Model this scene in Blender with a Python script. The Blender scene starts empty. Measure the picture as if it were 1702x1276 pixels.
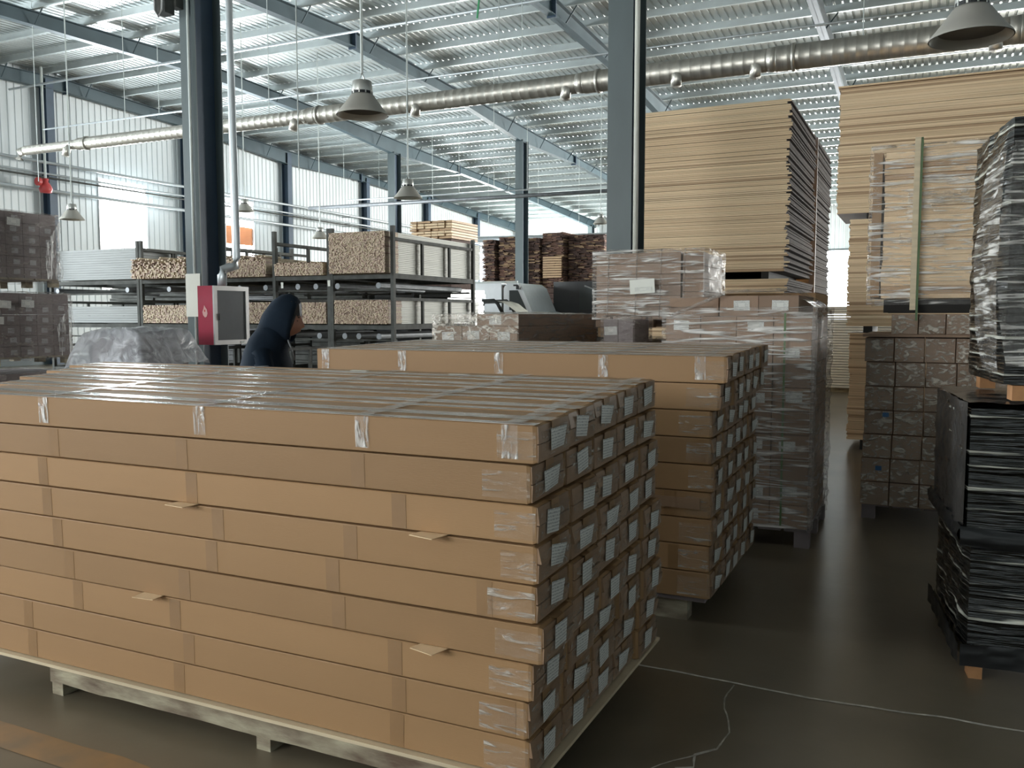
import bpy, math, random
from mathutils import Vector, Matrix, noise as mnoise

# ------------------------------------------------------------------ scene, camera, light
S = bpy.context.scene
COL = S.collection
PI = math.pi
rnd = random.Random(7)

cam_d = bpy.data.cameras.new('camera')
cam = bpy.data.objects.new('camera', cam_d)
COL.objects.link(cam)
cam_d.sensor_width = 36.0
cam_d.lens = 1455.0 / 1702.0 * 36.0
cam_d.clip_start = 0.05
cam_d.clip_end = 400
cam.location = (0, 0, 1.6)
cam.rotation_euler = (math.radians(90 - 4.441), 0, math.radians(25.4))
S.camera = cam

w = bpy.data.worlds.new('world')
S.world = w
w.use_nodes = True
bg = w.node_tree.nodes['Background']
bg.inputs[0].default_value = (0.88, 0.95, 1.0, 1)
bg.inputs[1].default_value = 9.0

S.view_settings.view_transform = 'Standard'
S.view_settings.look = 'None'
S.view_settings.gamma = 1.0
S.view_settings.use_curve_mapping = False
S.view_settings.exposure = 0.0
S.cycles.use_denoising = True
S.cycles.max_bounces = 8
S.cycles.diffuse_bounces = 4
S.cycles.glossy_bounces = 3
S.cycles.transparent_max_bounces = 12
S.cycles.transmission_bounces = 3
S.cycles.sample_clamp_indirect = 6.0
S.cycles.caustics_reflective = False
S.cycles.caustics_refractive = False


def area(name, loc, rot, sx, sy, power, color=(1, 1, 1)):
    d = bpy.data.lights.new(name, 'AREA')
    d.shape = 'RECTANGLE'
    d.size = sx
    d.size_y = sy
    d.energy = power
    d.color = color
    o = bpy.data.objects.new(name, d)
    o.location = loc
    o.rotation_euler = rot
    COL.objects.link(o)
    return o


# daylight standing in the openings of the hall (some openings added out of view to brighten it)
area('door_daylight', (-10.0, -7.9, 3.7), (math.radians(90), 0, 0), 9, 3.2, 570, (1.0, 0.94, 0.84))
area('window_and_fill_light', (-26.9, 22.93, 4.4), (math.radians(90), 0, math.radians(-90)), 1.9, 3.8, 2600, (0.89, 0.97, 1.0))
area('window_and_fill_light', (-26.9, 28.86, 4.7), (math.radians(90), 0, math.radians(-90)), 1.6, 3.5, 1500, (0.89, 0.97, 1.0))
area('window_and_fill_light', (-26.9, 8.5, 4.4), (math.radians(90), 0, math.radians(-90)), 5.0, 3.8, 3000, (0.89, 0.97, 1.0))  # unseen near window, added to light the ceiling
area('window_and_fill_light', (-26.9, 0.5, 4.4), (math.radians(90), 0, math.radians(-90)), 5.0, 3.8, 3000, (0.89, 0.97, 1.0))  # second unseen near window, added for the same ceiling light
area('window_and_fill_light', (-26.9, 50.0, 4.1), (math.radians(90), 0, math.radians(-90)), 6.8, 3.0, 7000, (0.95, 1.0, 0.98))  # window added out of view to brighten the far wall
area('far_door_and_fill_light', (-5.4, 56.6, 2.7), (math.radians(90), 0, math.radians(180)), 2.4, 5.4, 2600, (0.95, 0.98, 1.0))
area('far_door_and_fill_light', (7.5, 56.6, 3.3), (math.radians(90), 0, math.radians(180)), 11, 6.4, 14000, (1.0, 0.99, 0.93))  # unseen far opening, made large to light the ceiling

area('side_fill_light', (14.6, 49, 3.6), (math.radians(90), 0, math.radians(90)), 9, 6.4, 14000, (1.0, 1.0, 0.95))  # side opening added out of view to brighten the far ceiling

# ------------------------------------------------------------------ materials


def _new(name):
    m = bpy.data.materials.new(name)
    m.use_nodes = True
    nt = m.node_tree
    return m, nt, nt.nodes['Principled BSDF']


def mat(name, col, rough=0.6, metal=0.0, var=0.0, scale=5.0, bump=0.0, bscale=60.0, col2=None,
        stretch=(1, 1, 1), spec=0.5, detail=4.0, obj_var=0.0):
    """plain procedural material: a noise between two tones, fine bump"""
    m, nt, p = _new(name)
    p.inputs['Roughness'].default_value = rough
    p.inputs['Metallic'].default_value = metal
    p.inputs['Specular IOR Level'].default_value = spec
    tc = nt.nodes.new('ShaderNodeTexCoord')
    mp = nt.nodes.new('ShaderNodeMapping')
    mp.inputs['Scale'].default_value = stretch
    nt.links.new(tc.outputs['Object'], mp.inputs['Vector'])
    n = nt.nodes.new('ShaderNodeTexNoise')
    n.inputs['Scale'].default_value = scale
    n.inputs['Detail'].default_value = detail
    nt.links.new(mp.outputs[0], n.inputs['Vector'])
    if col2 is None:
        col2 = tuple(max(0, c * (1 - var)) for c in col)
        col1 = tuple(min(1, c * (1 + var)) for c in col)
    else:
        col1 = col
    r = nt.nodes.new('ShaderNodeValToRGB')
    r.color_ramp.elements[0].position = 0.32
    r.color_ramp.elements[1].position = 0.68
    r.color_ramp.elements[0].color = (*col1, 1)
    r.color_ramp.elements[1].color = (*col2, 1)
    nt.links.new(n.outputs['Fac'], r.inputs['Fac'])
    out = r.outputs['Color']
    if obj_var > 0:
        oi = nt.nodes.new('ShaderNodeObjectInfo')
        hs = nt.nodes.new('ShaderNodeHueSaturation')
        mr = nt.nodes.new('ShaderNodeMapRange')
        mr.inputs['To Min'].default_value = 1 - obj_var
        mr.inputs['To Max'].default_value = 1 + obj_var
        nt.links.new(oi.outputs['Random'], mr.inputs['Value'])
        nt.links.new(mr.outputs[0], hs.inputs['Value'])
        nt.links.new(out, hs.inputs['Color'])
        out = hs.outputs['Color']
    nt.links.new(out, p.inputs['Base Color'])
    if bump > 0:
        n2 = nt.nodes.new('ShaderNodeTexNoise')
        n2.inputs['Scale'].default_value = bscale
        n2.inputs['Detail'].default_value = 3
        nt.links.new(mp.outputs[0], n2.inputs['Vector'])
        b = nt.nodes.new('ShaderNodeBump')
        b.inputs['Strength'].default_value = bump
        b.inputs['Distance'].default_value = 0.01
        nt.links.new(n2.outputs['Fac'], b.inputs['Height'])
        nt.links.new(b.outputs['Normal'], p.inputs['Normal'])
    return m


def film_mat(name, col=(0.9, 0.9, 0.88), lo=0.06, hi=0.75, stretch=(2, 2, 14), scale=3.0, rough=0.16, p0=0.5, p1=0.72, bump=1.0):
    """stretch film: mostly see-through, with wrinkles that go milky and shiny"""
    m, nt, p = _new(name)
    p.inputs['Base Color'].default_value = (*col, 1)
    p.inputs['Roughness'].default_value = rough
    p.inputs['Specular IOR Level'].default_value = 0.9
    tc = nt.nodes.new('ShaderNodeTexCoord')
    mp = nt.nodes.new('ShaderNodeMapping')
    mp.inputs['Scale'].default_value = stretch
    mp.inputs['Rotation'].default_value = (0.12, 0.1, 0)
    oi = nt.nodes.new('ShaderNodeObjectInfo')
    va = nt.nodes.new('ShaderNodeVectorMath'); va.operation = 'SCALE'
    cx = nt.nodes.new('ShaderNodeCombineXYZ')
    for k in range(3):
        nt.links.new(oi.outputs['Random'], cx.inputs[k])
    nt.links.new(cx.outputs[0], va.inputs[0]); va.inputs['Scale'].default_value = 37.0
    ad = nt.nodes.new('ShaderNodeVectorMath'); ad.operation = 'ADD'
    nt.links.new(tc.outputs['Object'], ad.inputs[0]); nt.links.new(va.outputs[0], ad.inputs[1])
    nt.links.new(ad.outputs[0], mp.inputs['Vector'])
    n = nt.nodes.new('ShaderNodeTexNoise')
    n.inputs['Scale'].default_value = scale
    n.inputs['Detail'].default_value = 6
    n.inputs['Distortion'].default_value = 1.2
    nt.links.new(mp.outputs[0], n.inputs['Vector'])
    mr = nt.nodes.new('ShaderNodeMapRange')
    mr.inputs['From Min'].default_value = p0
    mr.inputs['From Max'].default_value = p1
    mr.inputs['To Min'].default_value = lo
    mr.inputs['To Max'].default_value = hi
    nt.links.new(n.outputs['Fac'], mr.inputs['Value'])
    nt.links.new(mr.outputs[0], p.inputs['Alpha'])
    b = nt.nodes.new('ShaderNodeBump')
    b.inputs['Strength'].default_value = bump
    b.inputs['Distance'].default_value = 0.03
    nt.links.new(n.outputs['Fac'], b.inputs['Height'])
    nt.links.new(b.outputs['Normal'], p.inputs['Normal'])
    return m


def emit_mat(name, col, s):
    m, nt, p = _new(name)
    p.inputs['Base Color'].default_value = (*col, 1)
    p.inputs['Emission Color'].default_value = (*col, 1)
    p.inputs['Emission Strength'].default_value = s
    return m


def label_mat(name, base=(0.72, 0.72, 0.68), ink=(0.09, 0.1, 0.11), sx=26, sy=14):
    """white paper slip with rows of small print (UV based)"""
    m, nt, p = _new(name)
    p.inputs['Roughness'].default_value = 0.45
    uv = nt.nodes.new('ShaderNodeTexCoord')
    mp = nt.nodes.new('ShaderNodeMapping')
    mp.inputs['Scale'].default_value = (sx, sy, 1)
    nt.links.new(uv.outputs['UV'], mp.inputs['Vector'])
    n = nt.nodes.new('ShaderNodeTexNoise')
    n.inputs['Scale'].default_value = 0.9
    n.inputs['Detail'].default_value = 2
    nt.links.new(mp.outputs[0], n.inputs['Vector'])
    sep = nt.nodes.new('ShaderNodeSeparateXYZ')
    nt.links.new(uv.outputs['UV'], sep.inputs[0])
    mul = nt.nodes.new('ShaderNodeMath'); mul.operation = 'MULTIPLY'; mul.inputs[1].default_value = 7.0
    nt.links.new(sep.outputs['Y'], mul.inputs[0])
    fr = nt.nodes.new('ShaderNodeMath'); fr.operation = 'FRACT'
    nt.links.new(mul.outputs[0], fr.inputs[0])
    gt = nt.nodes.new('ShaderNodeMath'); gt.operation = 'GREATER_THAN'; gt.inputs[1].default_value = 0.5
    nt.links.new(fr.outputs[0], gt.inputs[0])
    gt2 = nt.nodes.new('ShaderNodeMath'); gt2.operation = 'GREATER_THAN'; gt2.inputs[1].default_value = 0.48
    nt.links.new(n.outputs['Fac'], gt2.inputs[0])
    mm = nt.nodes.new('ShaderNodeMath'); mm.operation = 'MULTIPLY'
    nt.links.new(gt.outputs[0], mm.inputs[0]); nt.links.new(gt2.outputs[0], mm.inputs[1])
    sc = nt.nodes.new('ShaderNodeMath'); sc.operation = 'MULTIPLY'; sc.inputs[1].default_value = 0.6
    nt.links.new(mm.outputs[0], sc.inputs[0])
    mx = nt.nodes.new('ShaderNodeMix'); mx.data_type = 'RGBA'
    mx.inputs[6].default_value = (*base, 1); mx.inputs[7].default_value = (*ink, 1)
    nt.links.new(sc.outputs[0], mx.inputs[0])
    nt.links.new(mx.outputs[2], p.inputs['Base Color'])
    return m


M = {}
M['carton'] = mat('kraft_carton', (0.335, 0.195, 0.088), 0.62, var=0.05, scale=1.3, bump=0.06, bscale=90, obj_var=0.13, stretch=(0.5, 1, 3))
M['carton_dark'] = mat('kraft_carton_brown', (0.27, 0.175, 0.115), 0.6, var=0.12, scale=3, bump=0.1, bscale=70, obj_var=0.15)
M['flap'] = mat('kraft_end_flap', (0.30, 0.19, 0.115), 0.5, var=0.16, scale=4, bump=0.15, bscale=40)
M['tape'] = mat('brown_packing_tape', (0.285, 0.165, 0.075), 0.36, var=0.06, scale=6, bump=0.1, bscale=30)
M['tape_clear'] = film_mat('clear_packing_tape', (0.86, 0.85, 0.82), 0.14, 0.9, (9, 9, 2.5), 4, 0.12, 0.44, 0.66)
M['tape_top'] = film_mat('clear_tape_on_top', (0.72, 0.69, 0.63), 0.30, 0.8, (1.2, 9, 3), 3, 0.10, 0.40, 0.66, 0.35)
M['tape_end'] = film_mat('clear_tape_on_end', (0.75, 0.70, 0.62), 0.10, 0.7, (4, 9, 22), 2.0, 0.12, 0.52, 0.70)
M['paper'] = label_mat('printed_paper')
M['plain_paper'] = mat('white_paper', (0.74, 0.75, 0.68), 0.5, var=0.03)
M['ply'] = mat('pale_board', (0.60, 0.50, 0.34), 0.6, var=0.15, scale=3, stretch=(0.3, 1, 8), bump=0.1)
M['old_wood'] = mat('whitewashed_old_timber', (0.42, 0.38, 0.27), 0.8, scale=7, col2=(0.13, 0.09, 0.06), stretch=(0.7, 1, 2.2), bump=0.5, bscale=25, detail=7)
M['wood'] = mat('fresh_wood', (0.48, 0.31, 0.17), 0.6, var=0.15, scale=4, stretch=(0.4, 3, 8))
M['wood_block'] = mat('orange_wood_block', (0.42, 0.21, 0.09), 0.6, var=0.15, scale=12)
M['sheet_a'] = mat('board_edge_light', (0.80, 0.60, 0.375), 0.6, var=0.08, scale=2, stretch=(0.5, 1, 20))
M['sheet_b'] = mat('board_edge_tan', (0.72, 0.52, 0.315), 0.6, var=0.09, scale=2, stretch=(0.5, 1, 20))
M['sheet_c'] = mat('board_edge_brown', (0.46, 0.30, 0.17), 0.6, var=0.1, scale=2, stretch=(0.5, 1, 20))
M['sheet_end'] = mat('board_rough_shaded_end', (0.055, 0.036, 0.028), 0.95, var=0.35, scale=14, stretch=(1, 0.5, 9), spec=0.1)  # rough end grain, darkened further so the colour carries its backlit shade
M['bark_a'] = mat('bark_dark', (0.085, 0.05, 0.04), 0.85, var=0.3, scale=15)
M['bark_b'] = mat('bark_red_brown', (0.16, 0.085, 0.06), 0.85, var=0.3, scale=15)
M['bark_c'] = mat('bark_light_edge', (0.32, 0.21, 0.12), 0.8, var=0.2, scale=15)
M['strip_a'] = mat('strip_end_pink', (0.50, 0.37, 0.29), 0.7, var=0.25, scale=40)
M['strip_b'] = mat('strip_end_tan', (0.56, 0.46, 0.32), 0.7, var=0.2, scale=40)
M['strip_c'] = mat('strip_end_brown', (0.28, 0.19, 0.14), 0.7, var=0.3, scale=40)
M['primed'] = mat('primed_board_side', (0.55, 0.55, 0.48), 0.6, var=0.07, scale=3, stretch=(1, 0.4, 10))
M['rack'] = mat('dark_painted_steel', (0.085, 0.088, 0.082), 0.75, metal=0.0, var=0.25, scale=6, spec=0.15)
M['rack_tube'] = mat('grey_steel_tube', (0.17, 0.18, 0.19), 0.45, metal=0.3, var=0.2, scale=6)
M['column'] = mat('blue_green_column_paint', (0.082, 0.108, 0.112), 0.5, var=0.10, scale=2.2, bump=0.04, stretch=(1, 1, 0.4))
M['column_web'] = mat('dark_blue_column_paint', (0.045, 0.075, 0.115), 0.5, var=0.10, scale=2.2)
M['rafter'] = mat('blue_steel_paint', (0.045, 0.078, 0.094), 0.5, var=0.12, scale=1.5)
M['purlin'] = mat('galvanised_purlin', (0.52, 0.57, 0.57), 0.42, metal=0.35, var=0.12, scale=1.2)
M['roof'] = mat('galvanised_roof_sheet', (0.62, 0.66, 0.66), 0.34, metal=0.55, var=0.12, scale=0.7, stretch=(1, 0.25, 1))
M['cladding'] = mat('white_cladding', (0.66, 0.71, 0.73), 0.5, var=0.05, scale=0.6)
M['floor'] = mat('polished_dark_concrete', (0.20, 0.162, 0.11), 0.28, scale=1.3, col2=(0.135, 0.112, 0.078), bump=0.05, bscale=14, detail=8)
M['floor_line'] = mat('worn_orange_floor_paint', (0.36, 0.20, 0.08), 0.35, scale=6, col2=(0.22, 0.15, 0.085), detail=8)
M['crack'] = mat('pale_joint_filler', (0.55, 0.52, 0.45), 0.7, var=0.3, scale=20)
M['galv'] = mat('spiral_duct_steel', (0.50, 0.48, 0.43), 0.38, metal=0.75, var=0.12, scale=3, stretch=(6, 1, 1), bump=0.05, bscale=8)
M['pipe'] = mat('grey_pipe', (0.48, 0.52, 0.54), 0.4, metal=0.4, var=0.08, scale=2)
M['conduit'] = mat('pale_conduit', (0.55, 0.60, 0.58), 0.5, var=0.05)
M['lamp'] = mat('grey_lamp_shade', (0.50, 0.48, 0.43), 0.4, metal=0.4, var=0.05, scale=2)
M['lamp_dark'] = mat('lamp_inside', (0.10, 0.09, 0.08), 0.5)
M['lamp_cap'] = mat('lamp_cap_aluminium', (0.5, 0.5, 0.47), 0.35, metal=0.7)
M['red'] = mat('red_enamel', (0.34, 0.022, 0.055), 0.4, var=0.08, scale=3)
M['red_valve'] = mat('red_valve_paint', (0.50, 0.06, 0.06), 0.45)
M['alu'] = mat('aluminium_frame', (0.48, 0.48, 0.48), 0.35, metal=0.7, var=0.06)
M['cab_glass'] = mat('grey_cabinet_glass', (0.13, 0.14, 0.15), 0.25, var=0.08, scale=2)  # reflected surroundings put into the grey base colour
M['coat'] = mat('navy_coat', (0.007, 0.015, 0.027), 0.85, var=0.2, scale=8, bump=0.15, bscale=40, spec=0.2)
M['skin'] = mat('skin', (0.36, 0.19, 0.14), 0.5, var=0.06, scale=9)
M['hair'] = mat('dark_hair', (0.012, 0.01, 0.01), 0.5)
M['trouser'] = mat('dark_trousers', (0.02, 0.022, 0.03), 0.8)
M['shoe'] = mat('black_shoe', (0.015, 0.015, 0.015), 0.5)
M['black'] = mat('black_plastic', (0.012, 0.013, 0.014), 0.35, var=0.2)
M['dark'] = mat('dark_gap', (0.02, 0.018, 0.016), 0.9)
M['white_metal'] = mat('white_vehicle_paint', (0.74, 0.78, 0.80), 0.3, var=0.03)
M['window_dark'] = mat('tinted_glass', (0.06, 0.07, 0.07), 0.08)
M['shutter'] = mat('orange_slat_shutter', (0.75, 0.30, 0.12), 0.6, var=0.05)
_nt = M['shutter'].node_tree     # thin slats let a little daylight through
_tr = _nt.nodes.new('ShaderNodeBsdfTranslucent'); _tr.inputs[0].default_value = (0.85, 0.30, 0.10, 1)
_mx = _nt.nodes.new('ShaderNodeMixShader'); _mx.inputs[0].default_value = 0.03
_out = [n for n in _nt.nodes if n.type == 'OUTPUT_MATERIAL'][0]
_nt.links.new(_nt.nodes['Principled BSDF'].outputs[0], _mx.inputs[1]); _nt.links.new(_tr.outputs[0], _mx.inputs[2]); _nt.links.new(_mx.outputs[0], _out.inputs[0])
M['strap_green'] = mat('green_strap', (0.10, 0.17, 0.07), 0.35)
M['blue'] = mat('blue_sticker', (0.02, 0.10, 0.24), 0.4)
M['green_cord'] = mat('green_cord', (0.05, 0.35, 0.14), 0.5)
M['film'] = film_mat('stretch_film', (0.86, 0.84, 0.80), 0.10, 0.92, (1.3, 1.3, 16), 2.2, 0.14, 0.49, 0.66)
M['film_end'] = film_mat('crinkled_film', (0.80, 0.74, 0.64), 0.16, 0.85, (4, 6, 8), 3.4, 0.16, 0.48, 0.68)
M['film_vert'] = film_mat('loose_hanging_film', (0.84, 0.83, 0.80), 0.06, 0.85, (14, 14, 1.2), 2.4, 0.12, 0.5, 0.64)
M['film_side'] = film_mat('taut_shaded_film', (0.42, 0.38, 0.35), 0.2, 0.6, (3, 1.2, 8), 2.6, 0.34, 0.48, 0.7)  # taut film with the dimness of the side faces put into its colour
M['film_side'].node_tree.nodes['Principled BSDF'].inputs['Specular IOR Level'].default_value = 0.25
M['film_black'] = mat('black_stretch_film', (0.006, 0.007, 0.007), 0.14, scale=2.4, col2=(0.006, 0.007, 0.007), stretch=(0.5, 0.5, 13), bump=1.0, bscale=2.4, spec=1.0)
for e in [n for n in M['film_black'].node_tree.nodes if n.type == 'VALTORGB']:
    e.color_ramp.elements[0].position = 0.57
    e.color_ramp.elements[1].position = 0.67
    e.color_ramp.elements[1].color = (0.80, 0.80, 0.70, 1)  # pale streaks in the colour imitate light reflected off the folds
for e in [n for n in M['film_black'].node_tree.nodes if n.type == 'BUMP']:
    e.inputs['Distance'].default_value = 0.05
M['film_grey'] = mat('smoky_film_over_black', (0.085, 0.08, 0.075), 0.26, scale=3, col2=(0.03, 0.03, 0.03), stretch=(2, 2, 2), bump=0.8, bscale=8, spec=0.8)
M['sheet_plastic'] = film_mat('translucent_tarpaulin', (0.55, 0.56, 0.60), 0.45, 0.9, (2, 2, 2), 3, 0.3, 0.42, 0.66)
M['load_grey'] = mat('grey_brown_carton', (0.20, 0.165, 0.165), 0.6, var=0.12, scale=3, obj_var=0.12)  # grey tint puts the backlit haze of the far-left cartons into the colour
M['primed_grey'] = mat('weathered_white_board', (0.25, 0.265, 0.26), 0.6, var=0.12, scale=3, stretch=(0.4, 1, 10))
M['far_boards'] = mat('white_sheet_pile', (0.7, 0.7, 0.66), 0.6, var=0.1, stretch=(1, 1, 12))

# ------------------------------------------------------------------ mesh helpers


class MB:
    def __init__(self):
        self.v = []; self.f = []; self.mi = []; self.uv = {}

    def box(self, x0, x1, y0, y1, z0, z1, mi=0, mi_x=None, R=None, mi_z=None):
        b = len(self.v)
        pts = [(x, y, z) for z in (z0, z1) for y in (y0, y1) for x in (x0, x1)]
        if R is not None:
            pts = [tuple(R @ Vector(p)) for p in pts]
        self.v += pts
        for k, q in enumerate(((0, 2, 3, 1), (4, 5, 7, 6), (0, 1, 5, 4), (2, 6, 7, 3), (0, 4, 6, 2), (1, 3, 7, 5))):
            self.f.append(tuple(b + i for i in q))
            self.mi.append(mi_x if (mi_x is not None and k >= 4) else (mi_z if (mi_z is not None and k < 2) else mi))
        return self

    def tube(self, pts, r, n=10, caps=True, mi=0):
        """round tube through pts; r is a number or a list"""
        rs = r if isinstance(r, (list, tuple)) else [r] * len(pts)
        P = [Vector(p) for p in pts]
        up = Vector((0, 0, 1))
        rings = []
        for i, p in enumerate(P):
            d = (P[min(i + 1, len(P) - 1)] - P[max(i - 1, 0)]).normalized()
            a = up if abs(d.z) < 0.9 else Vector((1, 0, 0))
            s = d.cross(a).normalized(); t = s.cross(d)
            b = len(self.v)
            for k in range(n):
                an = 2 * PI * k / n
                self.v.append(tuple(p + (s * math.cos(an) + t * math.sin(an)) * rs[i]))
            rings.append(b)
        for i in range(len(rings) - 1):
            a, b = rings[i], rings[i + 1]
            for k in range(n):
                self.f.append((a + k, a + (k + 1) % n, b + (k + 1) % n, b + k)); self.mi.append(mi)
        if caps:
            self.f.append(tuple(rings[0] + k for k in reversed(range(n)))); self.mi.append(mi)
            self.f.append(tuple(rings[-1] + k for k in range(n))); self.mi.append(mi)
        return self

    def lathe(self, prof, cx=0, cy=0, n=28, mi=0):
        b0 = len(self.v)
        for (r, z) in prof:
            for k in range(n):
                a = 2 * PI * k / n
                self.v.append((cx + r * math.cos(a), cy + r * math.sin(a), z))
        for i in range(len(prof) - 1):
            for k in range(n):
                a = b0 + i * n + k; b = b0 + i * n + (k + 1) % n
                self.f.append((a, b, b + n, a + n)); self.mi.append(mi)
        return self

    def loft(self, rings, n=16, mi=0, caps=True):
        """rings: (centre, side vector, front vector) ellipses"""
        b0 = len(self.v)
        for (c, s, t) in rings:
            c = Vector(c); s = Vector(s); t = Vector(t)
            for k in range(n):
                a = 2 * PI * k / n
                self.v.append(tuple(c + s * math.cos(a) + t * math.sin(a)))
        for i in range(len(rings) - 1):
            for k in range(n):
                a = b0 + i * n + k; b = b0 + i * n + (k + 1) % n
                self.f.append((a, b, b + n, a + n)); self.mi.append(mi)
        if caps:
            self.f.append(tuple(b0 + k for k in reversed(range(n)))); self.mi.append(mi)
            e = b0 + (len(rings) - 1) * n
            self.f.append(tuple(e + k for k in range(n))); self.mi.append(mi)
        return self

    def grid(self, fn, nu, nv, mi=0):
        b = len(self.v)
        for j in range(nv + 1):
            for i in range(nu + 1):
                self.v.append(tuple(fn(i / nu, j / nv)))
        for j in range(nv):
            for i in range(nu):
                a = b + j * (nu + 1) + i
                self.f.append((a, a + 1, a + nu + 2, a + nu + 1)); self.mi.append(mi)
        return self

    def quad(self, a, b, c, d, mi=0):
        k = len(self.v)
        self.v += [tuple(a), tuple(b), tuple(c), tuple(d)]
        self.f.append((k, k + 1, k + 2, k + 3)); self.mi.append(mi)
        return self

    def mesh(self, name, mats, smooth=False):
        me = bpy.data.meshes.new(name)
        me.from_pydata(self.v, [], self.f)
        for m in (mats if isinstance(mats, (list, tuple)) else [mats]):
            me.materials.append(m)
        if any(self.mi):
            me.polygons.foreach_set('material_index', self.mi)
        if smooth:
            me.polygons.foreach_set('use_smooth', [True] * len(me.polygons))
        me.update()
        return me


def link(name, me, parent=None, loc=None, rot=None):
    o = bpy.data.objects.new(name, me)
    COL.objects.link(o)
    if parent is not None:
        o.parent = parent
    if loc is not None:
        o.location = loc
    if rot is not None:
        o.rotation_euler = rot
    return o


def obj(name, mb, mats, parent=None, smooth=False, loc=None, rot=None):
    return link(name, mb.mesh(name, mats, smooth), parent, loc, rot)


def thing(name, label, cat, loc=(0, 0, 0), rz=0.0, group=None):
    o = bpy.data.objects.new(name, None)
    COL.objects.link(o)
    o.empty_display_size = 0.1
    o.location = loc
    o.rotation_euler = (0, 0, rz)
    tag(o, label, cat, group)
    return o


def tag(o, label, cat, group=None):
    o['label'] = label
    o['category'] = cat
    if group:
        o['group'] = group
    return o


def struct(name, mb, mats, parent=None, label=None, smooth=False):
    o = obj(name, mb, mats, parent, smooth)
    if parent is None:
        o['kind'] = 'structure'
    if label:
        o['label'] = label
    return o


def paper_mesh(w_, h_, axis, m=None, curl=0.004):
    """a thin slip of paper w x h centred on the origin; axis 'Y' faces -Y, 'X' faces +X"""
    me = bpy.data.meshes.new('paper')
    t = 0.0012
    if axis == 'Y':
        P = [(-w_ / 2, 0, -h_ / 2), (w_ / 2, 0, -h_ / 2), (w_ / 2, 0, h_ / 2), (-w_ / 2, -curl, h_ / 2)]
        off = Vector((0, t, 0))
    else:
        P = [(0, -w_ / 2, -h_ / 2), (0, w_ / 2, -h_ / 2), (curl, w_ / 2, h_ / 2), (0, -w_ / 2, h_ / 2)]
        off = Vector((-t, 0, 0))
    V = [Vector(p) for p in P]
    B = [v + off for v in V]
    me.from_pydata([tuple(v) for v in V + B], [], [(0, 1, 2, 3), (7, 6, 5, 4), (0, 4, 5, 1), (1, 5, 6, 2), (2, 6, 7, 3), (3, 7, 4, 0)])
    uvl = me.uv_layers.new(name='UVMap')
    c = [(0, 0), (1, 0), (1, 1), (0, 1)]
    for k in range(4):
        uvl.data[k].uv = c[k]
    for k in range(4, len(uvl.data)):
        uvl.data[k].uv = (0, 0)
    me.materials.append(m or M['paper'])
    return me


def nz(x, y, z, s=1.0):
    return mnoise.noise(Vector((x * s, y * s, z * s)))


def film_shell(x0, x1, y0, y1, z0, z1, amp=0.012, sc=5.0, nu=36, nv=30, top=True, lean=0.0, faces='FRLB', seed=0.0, bulge=0.0):
    """crumpled film skin round a load: four sides and a top, each displaced outwards"""
    mb = MB()
    cx, cy = (x0 + x1) / 2, (y0 + y1) / 2

    def wob(x, y, z, n, e=1.0):
        e = min(1.0, min(e, 1 - e) * 9) if e < 1.0 and e > 0 else 0.0
        k = e * amp * (0.9 + nz(x + seed, y * 1.1, z * 3.5, sc)) + e * amp * 0.6 * nz(x * 3 + seed, y * 3, z * 9, sc)
        b = e * bulge * math.sin(PI * min(1, max(0, (z - z0) / (z1 - z0))))
        zz = (z - z0) / (z1 - z0)
        px = lean * zz
        return (x + n[0] * (k + b) + px, y + n[1] * (k + b), z + n[2] * k)
    if 'F' in faces:
        mb.grid(lambda u, v: wob(x0 + (x1 - x0) * u, y0, z0 + (z1 - z0) * v, (0, -1, 0), u), nu, nv)
    if 'R' in faces:
        mb.grid(lambda u, v: wob(x1, y0 + (y1 - y0) * u, z0 + (z1 - z0) * v, (1, 0, 0), u), nu, nv)
    if 'B' in faces:
        mb.grid(lambda u, v: wob(x1 + (x0 - x1) * u, y1, z0 + (z1 - z0) * v, (0, 1, 0), u), nu // 2, nv // 2)
    if 'L' in faces:
        mb.grid(lambda u, v: wob(x0, y1 + (y0 - y1) * u, z0 + (z1 - z0) * v, (-1, 0, 0), u), nu, nv)
    if top:
        mb.grid(lambda u, v: wob(x0 + (x1 - x0) * u, y0 + (y1 - y0) * v, z1, (0, 0, 1), min(u, v, 1 - u, 1 - v)), nu, nu)
    return mb


# ------------------------------------------------------------------ hall shell
XL, XR, YF, YB = -26.5, 14.0, -8.0, 56.0
RAF = [-20.5, -14.6, -8.65, -2.72, 3.2, 9.1]


def ztop(y):            # underside of the roof sheet
    return 9.62 - 0.0405 * abs(y - 20.5)


def zraf_top(y):
    return ztop(y) - 0.22


def raf_depth(y):
    pts = [(-8, .45), (2, .32), (8.9, .62), (14, .34), (20.5, .42), (26, .34), (31.6, .60), (37, .34), (44, .32), (56, .5)]
    for (a, da), (b, db) in zip(pts, pts[1:]):
        if a <= y <= b:
            return da + (db - da) * (y - a) / (b - a)
    return .45


fl = MB().box(-32, 20, -10, 60, -0.12, 0)
floor = struct('floor', fl, M['floor'])
# worn painted line and filled joints on the floor
mb = MB()
prev = None
for i in range(25):
    x = -6.2 + i * 0.2
    y0 = 2.02 + 0.012 * nz(x, 1, 0, 4); y1 = 2.16 + 0.014 * nz(x, 5, 0, 4)
    if prev:
        mb.quad((prev[0], prev[1], .0015), (x, y0, .0015), (x, y1, .0015), (prev[0], prev[2], .0015))
    prev = (x, y0, y1)
obj('painted_line', mb, M['floor_line'], floor)


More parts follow.
